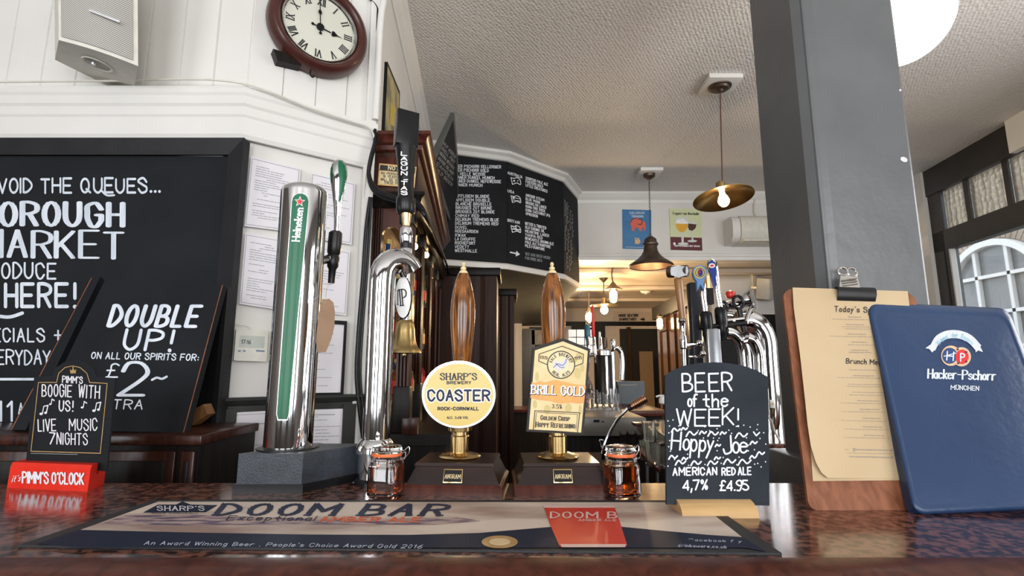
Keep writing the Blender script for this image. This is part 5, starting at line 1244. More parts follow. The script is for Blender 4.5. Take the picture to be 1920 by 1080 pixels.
# picture on the side wall
WC = Plane(B, nC)
pc = thing('framed_picture', 'narrow seen-from-the-side picture high on the wall above the dark cabinet', 'picture', WC(735, 190))
MB().slab(WC, [(727, 116), (750, 172), (748, 262), (721, 246)], 0, .012).build('frame', darkw, pc, smooth=False)
MB().slab(WC, [(727.5, 125), (748.5, 176), (747, 258), (722.5, 243)], .010, .0135).build('print', mat('olive_picture_print', (.16, .15, .09), .4, c2=(.45, .38, .16), scale=9, detail=4, sharp=(.4, .6)), pc, smooth=False)
decal('print_figure', WC, [[(733, 190), (743, 205), (742, 240), (731, 232)]], .0142, mat('ochre_print', (.50, .36, .08), .5), pc)

# ================================================================== MENU BOARDS ON THE BULKHEAD
fac = []
for i, (a_, b_, nm, lb_) in enumerate(((P3[0], P3[1], 'beer_list_board', 'blackboard beer list on the left face of the bulkhead'), (P3[1], P3[2], 'beer_list_board', 'blackboard beer list with small chalk flags on the middle bulkhead face'), (P3[2], P3[3], 'beer_list_board', 'narrow blackboard with slanting script on the right bulkhead face'))):
    pl = vplane(a_, b_); fac.append(pl); t = thing(nm, lb_, 'blackboard', (a_ + b_) / 2 + V((0, 0, 2.4)))
    n_ = pl.n * .010; z0, z1 = ZB + .036, CEIL - .066
    MB().prism([a_ + V((0, 0, z0)), b_ + V((0, 0, z0)), b_ + n_ + V((0, 0, z0)), a_ + n_ + V((0, 0, z0))], (0, 0, z1 - z0)).build('board', chalkb, t, smooth=False); fac[-1] = (pl, t)
pl, t = fac[0]; T_ = []
for i, (s_, b_) in enumerate((('HACKER PSCHORR KELLERBIER', 939), ('HACKER PSCHORR GOLD', 916), ('HOPF HELLE WEISSE', 910), ('PAULANER DUNKEL MUNICH', 927), ('PAULANER DUNKEL HEFEWEISSE', 939), ('PAULANER MUNICH', 904))):
    T_ += text(s_, (843 - i * .3, 314 + i * 6.9), (b_, 315.5 + i * 6.9), 5.2, w=.6, k=2, jit=.3)
for i, (s_, b_) in enumerate((('AFFLIGEM BLONDE', 917), ('AFFLIGEM DOUBLE', 918), ('BLANCHE BRUXELLE', 921), ('BRUGGES ZOT BRUNE', 922), ('BRUGGES ZOT BLONDE', 927), ('CHIMAY RED', 898), ('DELIRIUM TREMENS BLUE', 935), ('DELIRIUM TREMENS RED', 934), ('DUVEL', 876), ('HOEGAARDEN', 896), ('KWAK', 873), ('LA CHOUFFE', 891), ('ROCHEFORT', 891), ('VEDETT', 879), ('WESTMALLE', 894))):
    T_ += text(s_, (855 - i * .15, 370 + i * 7.3), (b_, 371 + i * 7.3), 5.2, w=.6, k=2, jit=.3)
decal('lettering', pl, T_, .0112, chalk, t)
pl, t = fac[1]; T_ = []; sl = lambda y: .33 - (y - 310) * .0009
def l2(s_, x, y, x2, h=4.8, w=.55): return text(s_, (x, y), (x2, y + (x2 - x) * sl(y)), h, w=w, k=2, jit=.3, hv=(0, -1))
T_ += l2('AUSTRALIA', 952, 326, 979) + l2('USA', 952, 360, 964) + l2('BRITAIN', 952, 415, 974)
for i, (s_, b_) in enumerate((('COOPERS PALE ALE', 1027), ('FOSTERS GOLD', 1018), ('LITTLE CREATURES', 1026))): T_ += l2(s_, 986, 336 + i * 6.6, b_)
for i, (s_, b_) in enumerate((('ANCHOR STEAM', 1020), ('BLUE MOON', 1012), ('BROOKLYN LAGER', 1024), ('KONA FIRE ROCK', 1022), ('KONA CASTAWAY IPA', 1031), ('OMISSION', 1008))): T_ += l2(s_, 986, 368 + i * 6.9, b_)
for i, (s_, b_) in enumerate((('BITTER & TWISTED', 1024), ('OLD ENGINE OIL', 1021), ('MEANTIME LAGER', 1029), ('YAKIMA RED', 1017), ('NEWCASTLE BROWN ALE', 1038), ('PALE ALE FOURPURE', 1032), ('PILS FOURPURE', 1021))): T_ += l2(s_, 985, 421 + i * 7, b_)
decal('lettering', pl, T_, .0112, chalk, t)
decal('lettering', pl, l2('SEE OUR BEER MENU', 985, 478, 1031) + l2('FOR MORE INFO', 985, 486, 1016), .0112, dimchalk, t)
T_ = line([(957, 473), (973, 476.5)], 1.3) + [[(968, 470), (975, 477), (967, 481)]]
for (x, y) in ((958, 333), (958, 367), (958, 423)):
    T_ += line([(x, y), (x + 3, y + 13)], .6) + line([(x, y), (x + 6, y + 1.5), (x + 11, y), (x + 17, y + 4), (x + 18, y + 13), (x + 11, y + 10), (x + 5, y + 12), (x + 2, y + 11)], .7, 1)
    if y == 333: T_ += [disc(x + 6, y + 6, 2, n=6), disc(x + 13, y + 6, 1.2, n=6)]
    elif y == 367: T_ += [disc(x + 5, y + 4, 2.5, n=6)] + line([(x + 8, y + 4), (x + 17, y + 6)], .5) + line([(x + 3, y + 8), (x + 17, y + 10)], .5)
    else: T_ += line([(x + 9, y), (x + 10, y + 11)], 1) + line([(x + 1, y + 6), (x + 18, y + 8)], 1) + line([(x + 2, y + 1), (x + 17, y + 12)], .5)
decal('flags_and_arrow', pl, T_, .0112, chalk, t)
pl, t = fac[2]; T_ = []
for i, (x, y0, y1) in enumerate(((1058, 375, 400), (1060.5, 380, 430), (1063, 386, 415), (1059, 425, 470), (1064, 430, 470), (1068, 395, 430), (1062, 475, 505), (1067, 480, 510), (1072, 402, 440), (1070, 450, 490))):
    y = y0
    while y < y1: e = y + 3 + (i * 7 + int(y)) % 4; T_ += line([(x, y), (x + 1.6 + (int(y) % 3), y + 1), (x + .6, e)], .5); y = e + 2.2
decal('script', pl, T_, .0112, dimchalk, t)
# board leaning out from the top of the back bar
a_, b_, c_ = W(852, 213, 2.55), W(859, 300, 3.10), W(812, 296, 2.36)
LP = Plane(a_, (b_ - a_).cross(c_ - a_)); lb_ = thing('leaning_beer_board', 'blackboard leaning out from the top of the dark back bar cabinet', 'blackboard', c_)
MB().slab(LP, [(852, 212), (859, 300), (862, 470), (806, 308)], -.02, 0).build('frame', mat('grey_green_frame_paint', (.06, .065, .06), .4), lb_, smooth=False)
MB().slab(LP, [(850, 226), (856.5, 300), (859.5, 455), (815, 308)], -.004, .0012).build('board', chalkb, lb_, smooth=False)
T_ = []
for i, (s_, a1, a2) in enumerate((('HALF ACRES', 0, 1), ('ODELL PINT', -3, 1), ('SIERRA NEVADA', -6, 0), ('GOOSE ISLAND', -6, -2), ('CAMDEN', -3, -4), ('WILD BEER', -2, -4))):
    T_ += text(s_, (829 - i * 2.6, 268 + i * 10), (852.5 - i * 1.2, 297 + i * 10.5), 5, w=.6, k=2, hv=(.5, -.85))
decal('lettering', LP, T_, .0018, dimchalk, lb_)
# ================================================================== POSTERS, AIR CONDITIONER
BW = Plane((0, YB, 0), (0, -1, 0))
po = thing('tin_sign', 'blue tin sign with a red elephant emblem on the white beam', 'poster', BW(1194, 430))
MB().slab(BW, [(1167, 392.5), (1221, 394), (1221, 467), (1168, 466)], 0, .008).build('plate', mat('blue_tin_print', (.035, .16, .36), .4, c2=(.05, .20, .42), scale=6), po, smooth=False)
decal('elephant_emblem', BW, [disc(1193, 418, 11.5, 9.5, 20), disc(1205, 421, 6, 6.5, 14), [(1183, 420), (1190, 422), (1190, 433), (1185, 433)], [(1196, 424), (1203, 424), (1204, 433), (1199, 433)], [(1207, 420), (1211, 424), (1210, 433), (1207, 432)]], .0095, mat('salmon_red_print', (.62, .12, .08), .5), po)
decal('emblem_line', BW, line([(1196, 412), (1201, 410), (1204, 415), (1202, 421), (1197, 420)], .6, 1) + line([(1182, 418), (1186, 411), (1194, 409)], .5, 1), .0115, inkb, po)
decal('lettering', BW, text('DELIRIUM', (1181, 401), (1208, 401), 3.6, w=.6, k=2) + text('TREMENS', (1184, 407.5), (1206, 407.5), 3.4, w=.6, k=2), .0095, mat('pale_blue_grey_print', (.45, .52, .62), .6), po)
decal('crest', BW, [disc(1196, 453, 5, 5, 8)] + line([(1191, 446), (1191, 458)], .7) + line([(1191, 447), (1199, 447)], .7), .0095, goldm, po)
decal('small_print', BW, line([(1173, 463), (1214, 464)], .5), .0095, MATS['pale_blue_grey_print'], po)
po = thing('tin_sign', 'pale green and maroon tin sign with two beer goblets', 'poster', BW(1287, 430))
MB().slab(BW, [(1255, 391), (1315, 392), (1317, 470), (1258, 468.5)], 0, .008).build('plate', mat('pale_lime_print', (.60, .66, .36), .4, c2=(.68, .72, .46), scale=5), po, smooth=False)
mar = mat('maroon_print', (.10, .012, .018), .4)
decal('lower_field', BW, [[(1257, 444), (1316, 446), (1317, 470), (1258, 468.5)]], .0092, mar, po)
decal('lettering', BW, text('Trappist van Westmalle', (1261, 402), (1310, 403), 4.4, w=.45, serif=.4, k=2), .0095, inkb, po)
gobg = mat('grey_glass_print', (.60, .63, .60), .4); wh_ = MATS['white_enamel']
decal('goblet_print', BW, [[(1266, 407), (1291, 407), (1290, 418), (1267, 418)], [(1277, 435), (1282, 435), (1282, 456), (1278, 456)], disc(1281, 457, 10, 2.6, 16)], .0095, gobg, po)
decal('beer_print', BW, [[(1267, 419), (1290, 420), (1289, 427), (1284, 434), (1279, 436), (1273, 433), (1268, 427)]], .0098, mat('golden_beer_print', (.72, .38, .03), .4), po)
decal('foam_print', BW, [[(1267, 414), (1290, 415), (1290, 420), (1267, 419)], disc(1272, 414, 4, 3, 10), disc(1280, 413, 5, 3, 10)], .0101, wh_, po)
decal('goblet_print', BW, [[(1291, 415), (1307, 417), (1306, 421), (1291, 419)], [(1295, 432), (1299, 432), (1300, 450), (1297, 450)], disc(1298, 452, 9, 2.3, 16)], .0095, gobg, po)
decal('beer_print', BW, [[(1291, 419), (1306, 421), (1304, 428), (1298, 433), (1292, 431), (1290, 425)]], .0098, mat('dark_beer_print', (.06, .02, .015), .4), po)
decal('lettering', BW, text('TRAPPISTENBIER MET SMAAK', (1264, 462), (1312, 463), 2.6, w=.4, k=2) + [disc(1264.5, 457, 2.4, 2.8, 8)], .0095, wh_, po)
ac = thing('air_conditioner', 'white wall-mounted air conditioner high on the back wall beside the column', 'air conditioner', BW(1400, 430))
y0_, y1_ = YB - .22, YB - .001
def ACo(px0, px1): return W(px0, 430, y0_).x, W(px1, 430, y0_).x
zt2, zb2 = W(1390, 402, y0_).z, W(1390, 452, y0_).z
prf_ = [(y1_, zt2), (y0_ + .05, zt2), (y0_ + .012, zt2 - .03), (y0_, zt2 - .09), (y0_ + .01, zb2 + .05), (y0_ + .06, zb2), (y1_, zb2)]
xa, xb_ = W(1391, 430, y0_).x, W(1391, 430, y0_).x + .80
MB().prism([V((xa, y, z)) for y, z in prf_], (xb_ - xa, 0, 0)).build('casing', plastic_w, ac, auto=50)
MB().prism([V((xa - .07, y + .012, z * .97 + .03 * (zt2 + zb2) / 2)) for y, z in prf_], (.068, 0, 0)).build('end_cap', white, ac, auto=50)
MB().box((xa + .02, y0_ + .004, zb2 + .004), (xb_ - .02, y0_ + .05, zb2 + .016)).build('louvre', plastic_w, ac)
m_ = MB().tube([W(1417, 404, YB - .03), W(1414, 392, YB - .02), W(1416, 372, YB - .02)], .006, 8, smooth=4); m_.build('cable', plastic_w, ac)

# ================================================================== PENDANT LAMPS
def plate(t, p, s, drop=.028): MB().box((p.x - s, p.y - s, CEIL - drop), (p.x + s, p.y + s, CEIL), .006).build('ceiling_plate', white, t)
p = H(1349, 154, CEIL); pn = thing('disc_pendant', 'lit brass pendant lamp with a shallow disc shade on a brown cord', 'pendant lamp', p)
plate(pn, p, .094)
MB().lathe([(0, CEIL - .062), (.012, CEIL - .060), (.02, CEIL - .050), (.045, CEIL - .046), (.052, CEIL - .036), (.062, CEIL - .034), (.064, CEIL - .028), (0, CEIL - .028)], (p.x, p.y, 0), 32).build('ceiling_rose', bronze, pn)
zs = W(1358, 372, p.y).z; xs2 = W(1356, 372, p.y).x
MB().tube([V((p.x, p.y, CEIL - .06)), V(((p.x + xs2) / 2, p.y, (CEIL + zs) / 2)), V((xs2, p.y, zs + .06))], .0038, 8).build('cord', mat('brown_braided_cord', (.10, .045, .03), .7), pn)
Mt = Matrix.Translation(V((xs2, p.y, zs))) @ Euler((R(-9), R(-3), 0)).to_matrix().to_4x4()
rs = pxlen(54.5, p.y, 375)
MB().lathe([(.016, .058), (.026, .050), (.034, .046), (.05, .040), (rs * .6, .020), (rs, .0), (rs, -.003), (rs * .6, .016), (.05, .036), (.0, .040)], M=Mt, n=48).build('shade', brass, pn)
MB().lathe([(0, .11), (.006, .108), (.012, .098), (.024, .094), (.026, .075), (.024, .06), (.0, .058)], M=Mt, n=24).build('lamp_holder', brassold, pn)
def pear(M, s, name, par): return MB().lathe([(0, -.085 * s), (.016 * s, -.080 * s), (.027 * s, -.066 * s), (.030 * s, -.050 * s), (.024 * s, -.030 * s), (.014 * s, -.012 * s), (.013 * s, .002)], M=M, n=20).build(name, bulb, par)
pear(Mt @ Matrix.Translation((0, 0, .036)), 1.0, 'bulb', pn)
def plight(p, e, col=(1, .70, .38), r=.03, n='lamp_light'):
    L_ = D.lights.new(n, 'POINT'); L_.energy = e; L_.color = col; L_.shadow_soft_size = r
    q_ = D.objects.new(n, L_); COL.objects.link(q_); q_.location = p
plight(V((xs2, p.y - .0, zs - .085)), 7)
# bell pendant
p = H(1217, 321, CEIL); b_ = thing('bell_pendant', 'dark bronze bell-shaped pendant lamp hanging on a chain', 'pendant lamp', p)
plate(b_, p, .092)
MB().lathe([(0, CEIL - .07), (.02, CEIL - .068), (.045, CEIL - .05), (.05, CEIL - .028), (0, CEIL - .028)], (p.x, p.y, 0), 24).build('ceiling_rose', bronze, b_)
fx3 = axis_fn(p.y, (1220, 480), (1217, 330))
prof_b = [(443, 3), (446, 8), (449, 11), (455, 12), (457, 14.5), (460, 14), (462, 12), (470, 13), (478, 17), (486, 25), (492, 34), (496, 40), (499, 41.5), (500.5, 40), (496, 36), (490, 28), (480, 16), (470, 10), (462, 2)]
lpx(prof_b, p.y, fx3, 40).build('shade', bronze, b_)
lpx([(499.5, 41.4), (499.8, 40.9), (495, 37), (489, 28), (480, 18), (474, 10)], p.y, fx3, 40).build('copper_lining', copper, b_)
ztk, zbk = CEIL - .07, W(1220, 442, p.y).z; n_ = 26
for k in range(n_):
    z = ztk + (zbk - ztk) * (k + .5) / n_; x = fx3(z); ln = (ztk - zbk) / n_ * .72; a_ = (k % 2) * math.pi / 2
    pts = [V((x + .006 * math.cos(t) * math.cos(a_), p.y + .006 * math.cos(t) * math.sin(a_), z + ln * math.sin(t))) for t in [i * math.pi / 4 for i in range(9)]]
    MB().tube(pts, .0016, 5).build('chain_link', bronze, b_)
pts = [V((fx3(zbk) + .016 * math.cos(t), p.y, zbk - .004 + .018 * math.sin(t))) for t in [i * math.pi / 6 for i in range(13)]]
MB().tube(pts, .0022, 6).build('top_ring', bronze, b_)
# globe lamp behind the column
Yg = 1.62; gc = W(1681, 33, Yg); rg = pxlen(88, Yg, 40)
gl_ = thing('globe_lamp', 'large glowing white globe lamp partly hidden by the grey column', 'globe lamp', gc)
MB().ball(gc, rg, 48).build('globe', mat('glowing_opal_glass', (.9, .88, .84), .3, emit=((1, .86, .66), 4.2), c2=(.9, .88, .84)), gl_)
MB().lathe([(.05, rg * .96), (.055, rg + .01), (.03, rg + .04), (.012, rg + .05), (.012, CEIL - gc.z - .03), (.055, CEIL - gc.z - .028), (.06, CEIL - gc.z)], gc, 24).build('stem', brass, gl_)

# ================================================================== ROOM BEYOND THE OPENING
def box_px(name, px0, px1, pyt, pyb, Y, dep, m, par, bev=0):
    a, b = W(px0, pyt, Y), W(px1, pyb, Y); a2, b2 = W(px0, (pyt + pyb) / 2, Y), W(px1, (pyt + pyb) / 2, Y)
    return MB().box((a2.x, Y, b.z), (b2.x, Y + dep, a.z), bev).build(name, m, par, smooth=bev > 0)
for nm, lb_, px0, px1, pyt, Y, dp in (('dark_wood_screen', 'nearer red-brown wooden screen post behind the left handpump', 820, 931, 512, 3.35, .35), ('dark_wood_screen', 'farther dark wooden screen post with a black top rail, between the handpumps', 924, 964, 550, 4.0, .45)):
    t = thing(nm, lb_, 'wooden screen', W((px0 + px1) / 2, 700, Y) * 1.0)
    a, b = W(px0, 650, Y), W(px1, 650, Y); zt3 = W(px0, pyt, Y).z
    flute('fluted_post', a.x, b.x, Y, Y + dp, 0, zt3, wood('dull_screen_wood', (.020, .008, .005), (.040, .016, .010), .5, coat=0), 2, t)
    MB().box((a.x - .02, Y - .02, zt3 - .02), (b.x + .025, Y + dp, zt3 + .035), .008).build('top_rail', darkw, t)
    MB().box((a.x - .012, Y - .012, 0), (b.x + .012, Y + dp, .35), .006).build('post_base', darkw, t)
sl_ = thing('spot_lamp', 'small dark metal spot lamp under the bulkhead', 'lamp', W(924, 512, 3.6))
fs_ = axis_fn(3.6, (926, 550), (922, 512)); lpx([(509, 14), (512, 13), (516, 10), (520, 8), (526, 7), (540, 4), (548, 6), (556, 2)], 3.6, fs_, 20).build('lamp_body', bronze, sl_)
# far wall: pilaster, dark panelled door, etched panel, bright window, doorway
f1_ = thing('white_pilaster', 'narrow white painted pilaster at the far end of the passage', 'pilaster', FW(970, 690))
box_px('shaft', 960, 979, 604, 775, YF - .16, .15, white2, f1_)
box_px('raised_strip', 966, 973, 604, 770, YF - .175, .02, white, f1_)
dd_ = struct('door_1', MB().box((FW(978, 0).x, YF - .08, 0), (FW(998, 0).x, YF - .01, FW(985, 617).z)), mat('blue_black_door_paint', (.02, .024, .028), .35, c2=(.03, .036, .042), scale=8), False)
for k in range(3): box_px('door_board', 980 + k * 6, 984.6 + k * 6, 622, 790, YF - .088, .012, MATS['blue_black_door_paint'], dd_)
e_ = thing('etched_panel', 'dark framed etched glass panel on the far wall', 'panel', FW(1008, 640))
box_px('frame', 994, 1058, 613, 790, YF - .07, .06, darkw, e_); box_px('glass', 997, 1026, 619, 646, YF - .08, .012, mat('etched_brown_glass', (.16, .12, .10), .4, c2=(.30, .24, .21), scale=12, bump=.8, bscale=30), e_)
w6 = struct('window_6', MB().box((FW(1060, 0).x, YF - .07, FW(1080, 668).z), (FW(1116, 0).x, YF - .01, FW(1080, 611).z)), darkw, False)
lit = mat('daylit_pane', (.8, .8, .78), .4, emit=((.92, .93, .90), .85), c2=(.8, .8, .78))
for i in range(3):
    for j in range(3): box_px('pane', 1066 + i * 15.5, 1080 + i * 15.5, 618 + j * 15, 631.5 + j * 15, YF - .078, .01, lit, w6)
sd = thing('dark_filler', 'low dark sideboard added to darken the end of the passage between the handpumps', 'filler', W(1020, 780, 6.0))  # added block; its near-black wood darkens the passage end
box_px('body', 960, 1100, 772, 1000, 6.0, .5, darkw, sd); box_px('top', 957, 1103, 768, 773, 5.97, .56, mahogr, sd)
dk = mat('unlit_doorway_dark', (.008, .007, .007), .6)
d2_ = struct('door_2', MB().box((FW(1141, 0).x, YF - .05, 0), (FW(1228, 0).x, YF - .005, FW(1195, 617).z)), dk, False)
struct('trim_15', MB().box((FW(1152, 0).x, YF - .1, 0), (FW(1158, 0).x, YF, FW(1195, 614).z)), warmw, False)
t = thing('leaning_board', 'plain tan board standing in the dark far doorway', 'board', FW(1212, 740)); box_px('board', 1201, 1226, 659, 770, 7.9, .03, mat('tan_board', (.17, .11, .06), .6), t)
MB().box((W(1201, 0, 7.9).x, 7.93, 0), (W(1226, 0, 7.9).x, 7.96, W(1210, 740, 7.9).z)).build('back_batten', warmw, t, smooth=False)
t = thing('seating_sign', 'cream hand-lettered sign pointing to more seating downstairs', 'sign', FW(1190, 595))
MB().slab(Plane((0, YF - .001, 0), (0, -1, 0)), [(1151, 584), (1223, 585), (1223, 611), (1151, 611)], 0, .02).build('board', mat('cream_sign_paint', (.56, .48, .38), .5), t, smooth=False)
SGN = Plane((0, YF - .021, 0), (0, -1, 0))
decal('lettering', SGN, text('MORE SEATING', (1160, 594), (1196, 593.5), 4.6, w=.8, slant=.2, k=2) + text('DOWNSTAIRS', (1161, 601), (1192, 600.5), 4.4, w=.75, slant=.2, k=2) + [[(1201, 597), (1205, 597), (1205, 594.5), (1210, 599), (1206, 602.5), (1205, 600.5), (1201, 600)]], .0015, inkb, t)
for px, py, lb_ in ((1211, 545, 'white round smoke alarm on the glossy back ceiling'),):
    p = H(px, py, ZK); t = thing('smoke_alarm', lb_, 'smoke alarm', p); MB().lathe([(0, -.04), (.05, -.035), (.07, -.015), (.075, 0)], p, 24).build('casing', white, t); MB().lathe([(0, -.048), (.02, -.046), (.022, -.036)], p, 16).build('sensor', plastic_w, t)
# wood panelled partition on the right
xp0, xp1 = W(1303, 545, 4.4), W(1233, 577, 5.85); zpt = W(1303, 541, 4.4).z
pa = thing('wood_partition', 'golden-brown panelled wooden partition beyond the bar', 'partition', (xp0 + xp1) / 2)
m_ = MB().prism([V((xp0.x, 4.4, 0)), V((xp1.x, 5.85, 0)), V((xp1.x + .08, 5.85, 0)), V((xp0.x + .12, 4.4, 0))], (0, 0, zpt - .12)); m_.build('carcass', warmw, pa, smooth=False)
m_ = MB().prism([V((xp0.x - .05, 4.37, zpt - .14)), V((xp1.x - .06, 5.88, zpt - .14)), V((xp1.x + .09, 5.88, zpt - .14)), V((xp0.x + .15, 4.37, zpt - .14))], (0, 0, .14)); m_.build('cornice', darkw, pa, smooth=False)
dpp = (V((xp1.x, 5.85, 0)) - V((xp0.x, 4.4, 0)))
for k in range(5):
    a_ = V((xp0.x, 4.4, 0)) + dpp * (k / 4.6 + .02); b_ = a_ + dpp * .075
    MB().prism([a_ + V((-.028, 0, .4)), b_ + V((-.028, 0, .4)), b_ + V((.002, 0, .4)), a_ + V((.002, 0, .4))], (0, 0, zpt - .55)).build('stile', warmw, pa, smooth=False)
for k in range(4):
    a_ = V((xp0.x, 4.4, 0)) + dpp * (k / 4.6 + .115); b_ = a_ + dpp * .095
    MB().prism([a_ + V((-.012, 0, .5)), b_ + V((-.012, 0, .5)), b_ + V((.002, 0, .5)), a_ + V((.002, 0, .5))], (0, 0, zpt - .70)).build('raised_panel', warmw, pa, smooth=False)
# white wall with dark dado at right, small cream speaker
YR = 5.4
struct('wall_back_panelled', MB().box((W(1333, 560, YR).x, YR, 0), (3.42, YR + .08, ZK)), white2, False)
struct('trim_16', MB().box((W(1345, 560, YR).x, YR - .03, 0), (3.42, YR, W(1400, 590, YR).z)), darkw, False)
struct('trim_17', MB().box((W(1412, 560, YR).x, YR - .03, W(1400, 590, YR).z), (W(1418, 560, YR).x, YR, ZK)), white, False)
t = thing('small_speaker', 'small cream box speaker on the wall right of the chrome taps', 'loudspeaker', W(1436, 540, YR - .2))
Ms = Matrix.Translation(W(1437, 541, YR - .15)) @ Euler((R(12), R(-8), R(35))).to_matrix().to_4x4()
MB().box((-.08, -.07, -.11), (.08, .07, .11), .012, Ms).build('casing', plastic_w, t); MB().box((-.07, -.074, -.10), (.07, -.069, .10), .002, Ms).build('grille', mat('cream_speaker_cloth', (.52, .48, .42), .8), t)
MB().box((-.012, .065, -.012), (.012, .16, .012), 0, Ms).build('bracket', steel, t)
# lamps in the back room
def lamp_glass(px, py0, py1, hw, Y, name, lab_, e, shade=None, wall=False):
    fxx = lambda z: W(px, (py0 + py1) / 2, Y).x
    t = thing(name, lab_, 'pendant lamp' if not wall else 'wall lamp', W(px, py0, Y)); return t, fxx
t, fx4 = lamp_glass(1105, 582, 614, 7, 6.2, 'glass_tube_pendant', 'tall glass tube pendant glowing above the far blue-handled tap', 1)
lpx([(582, 6.5), (584, 7.5), (613, 7.5)], 6.2, fx4, 20).build('glass_tube', glassm, t)
lpx([(586, 0), (588, 3), (594, 5.5), (600, 4.5), (605, 1)], 6.2, fx4, 16).build('bulb', bulb, t)
lpx([(560, 1), (574, 1), (576, 3), (583, 6.5)], 6.2, fx4, 12).build('cap', bronze, t)
MB().tube([V((fx4(0), 6.2, ZK)), V((fx4(0), 6.2, W(0, 570, 6.2).z))], .008, 6).build('cord', bronze, t)
plight(W(1105, 594, 6.0), 48)
t, fx4 = lamp_glass(1133, 560, 590, 7, 5.6, 'bare_bulb_pendant', 'bare glowing bulb under a thin disc on a chain in the back room', 1)
lpx([(569, 3), (572, 26), (573, 26), (574, 3)], 5.6, fx4, 28).build('disc_shade', brassold, t)
lpx([(571, 2), (574, 4), (579, 7), (584, 7), (588, 4), (589.5, 0)], 5.6, fx4, 16).build('bulb', bulb, t)
lpx([(558, 1), (560, 4.5), (570, 5)], 5.6, fx4, 12).build('lamp_holder', brassold, t)
lpx([(519, 9), (522, 8.5), (526, 5), (530, 1)], 5.6, fx4, 14).build('ceiling_rose', bronze, t)
MB().tube([V((fx4(0), 5.6, ZK)), V((fx4(0), 5.6, W(0, 560, 5.6).z))], .006, 6).build('stem', bronze, t)
plight(W(1133, 596, 5.4), 44)
t, fx4 = lamp_glass(1150, 536, 570, 7, 5.0, 'lantern_pendant', 'caged lantern pendant with a small conical shade and glowing tube bulb', 1)
lpx([(529, 2), (532, 5), (535, 7), (542, 17), (543, 17), (541, 6)], 5.0, fx4, 24).build('shade', bronze, t)
lpx([(543, 7.5), (560, 7.5), (566, 6), (568, 2)], 5.0, fx4, 18).build('glass_jar', glassm, t)
lpx([(543, 2), (548, 4.8), (560, 4.8), (564, 1)], 5.0, fx4, 12).build('bulb', bulb, t)
MB().tube([V((fx4(0), 5.0, ZK)), V((fx4(0) - .01, 5.0, W(0, 515, 5.0).z)), V((fx4(0), 5.0, W(0, 531, 5.0).z))], .007, 6).build('chain', bronze, t)
plight(W(1150, 574, 4.85), 26)
t = thing('wall_lantern', 'glowing glass wall lantern on the wood partition', 'wall lamp', W(1237, 605, 5.3)); fx4 = lambda z: W(1237, 605, 5.35).x
lpx([(594, 5.5), (596, 6.2), (615, 6.2), (617, 3)], 5.35, fx4, 16).build('glass', glassm, t)
lpx([(597, 1), (600, 3.6), (612, 3.6), (614, 1)], 5.35, fx4, 12).build('bulb', bulb, t)
lpx([(589, 2), (594, 6.2), (595, 2)], 5.35, fx4, 12).build('cap', bronze, t)
MB().tube([W(1237, 618, 5.35), W(1242, 622, 5.35), W(1252, 618, 5.4)], .01, 6, smooth=3).build('bracket', bronze, t)
plight(W(1215, 612, 5.0), 3)

# ================================================================== FAR BAR WITH TAPS AND GLASSES
yk = H(1150, 783, CT).y
fb_ = thing('steel_bar_unit', 'low stainless steel bar unit carrying glasses, behind the gold-badged handpump', 'bar unit', W(1140, 800, yk))
xa, xb_ = W(1040, 800, yk).x, W(1212, 800, yk).x; z1_, z2_ = CT, W(1150, 818, yk).z
MB().box((xa, yk, z2_), (xb_, yk + .56, z1_), .004).build('worktop', mat('dull_grey_steel', (.13, .12, .105), .35, .3, c2=(.16, .15, .13), scale=4), fb_)
MB().box((xa, yk + .03, z2_ - .07), (xb_, yk + .56, z2_), 0).build('recess', darkw, fb_, smooth=False)
MB().box((xa, yk + .01, .1), (W(1168, 850, yk).x, yk + .56, z2_ - .07)).build('brown_panel', mat('brown_laminate', (.10, .065, .045), .4, c2=(.12, .08, .055), scale=3), fb_, smooth=False)
MB().box((W(1168, 850, yk).x, yk + .5, .1), (xb_, yk + .56, z2_ - .07)).build('dark_recess', darkw, fb_, smooth=False)
decal('socket_plate', Plane((0, yk, 0), (0, -1, 0)), [[(1113, 787), (1124, 787), (1124, 792), (1113, 792)], [(1128, 789), (1133, 790), (1133, 792), (1128, 791)]], .0015, blackpl, fb_)
def tumbler(px, pyb, hw, pyt, Y, lab_, m=glassm, grp='glasses on the steel bar unit'):
    t = thing('pint_glass', lab_, 'glass', W(px, pyb, Y), group=grp); fxx = lambda z: W(px, (pyb + pyt) / 2, Y).x
    h_ = hw / F * Y; zb3, zt3 = W(px, pyb, Y).z, W(px, pyt, Y).z
    MB().lathe([(h_ * .8, zb3), (h_, zt3), (h_ * .9, zt3), (h_ * .7, zb3 + .008), (0, zb3 + .008)], (fxx(0), Y, 0), 18).build('glass_wall', m, t)
    MB().lathe([(0, zb3), (h_ * .8, zb3), (h_ * .8, zb3 + .006), (0, zb3 + .006)], (fxx(0), Y, 0), 18).build('glass_foot', m, t)
    return t
for i, (px, hw, pt) in enumerate(((1104, 7, 737), (1114, 7, 731), (1125, 7.5, 736), (1138, 7, 740), (1150, 8, 729), (1159, 6.5, 738))):
    tumbler(px, 768, hw, pt, H(px, 768, CT).y, ('first', 'second', 'third', 'fourth', 'fifth', 'sixth')[i] + ' from the left of the clear glasses on the steel bar unit')
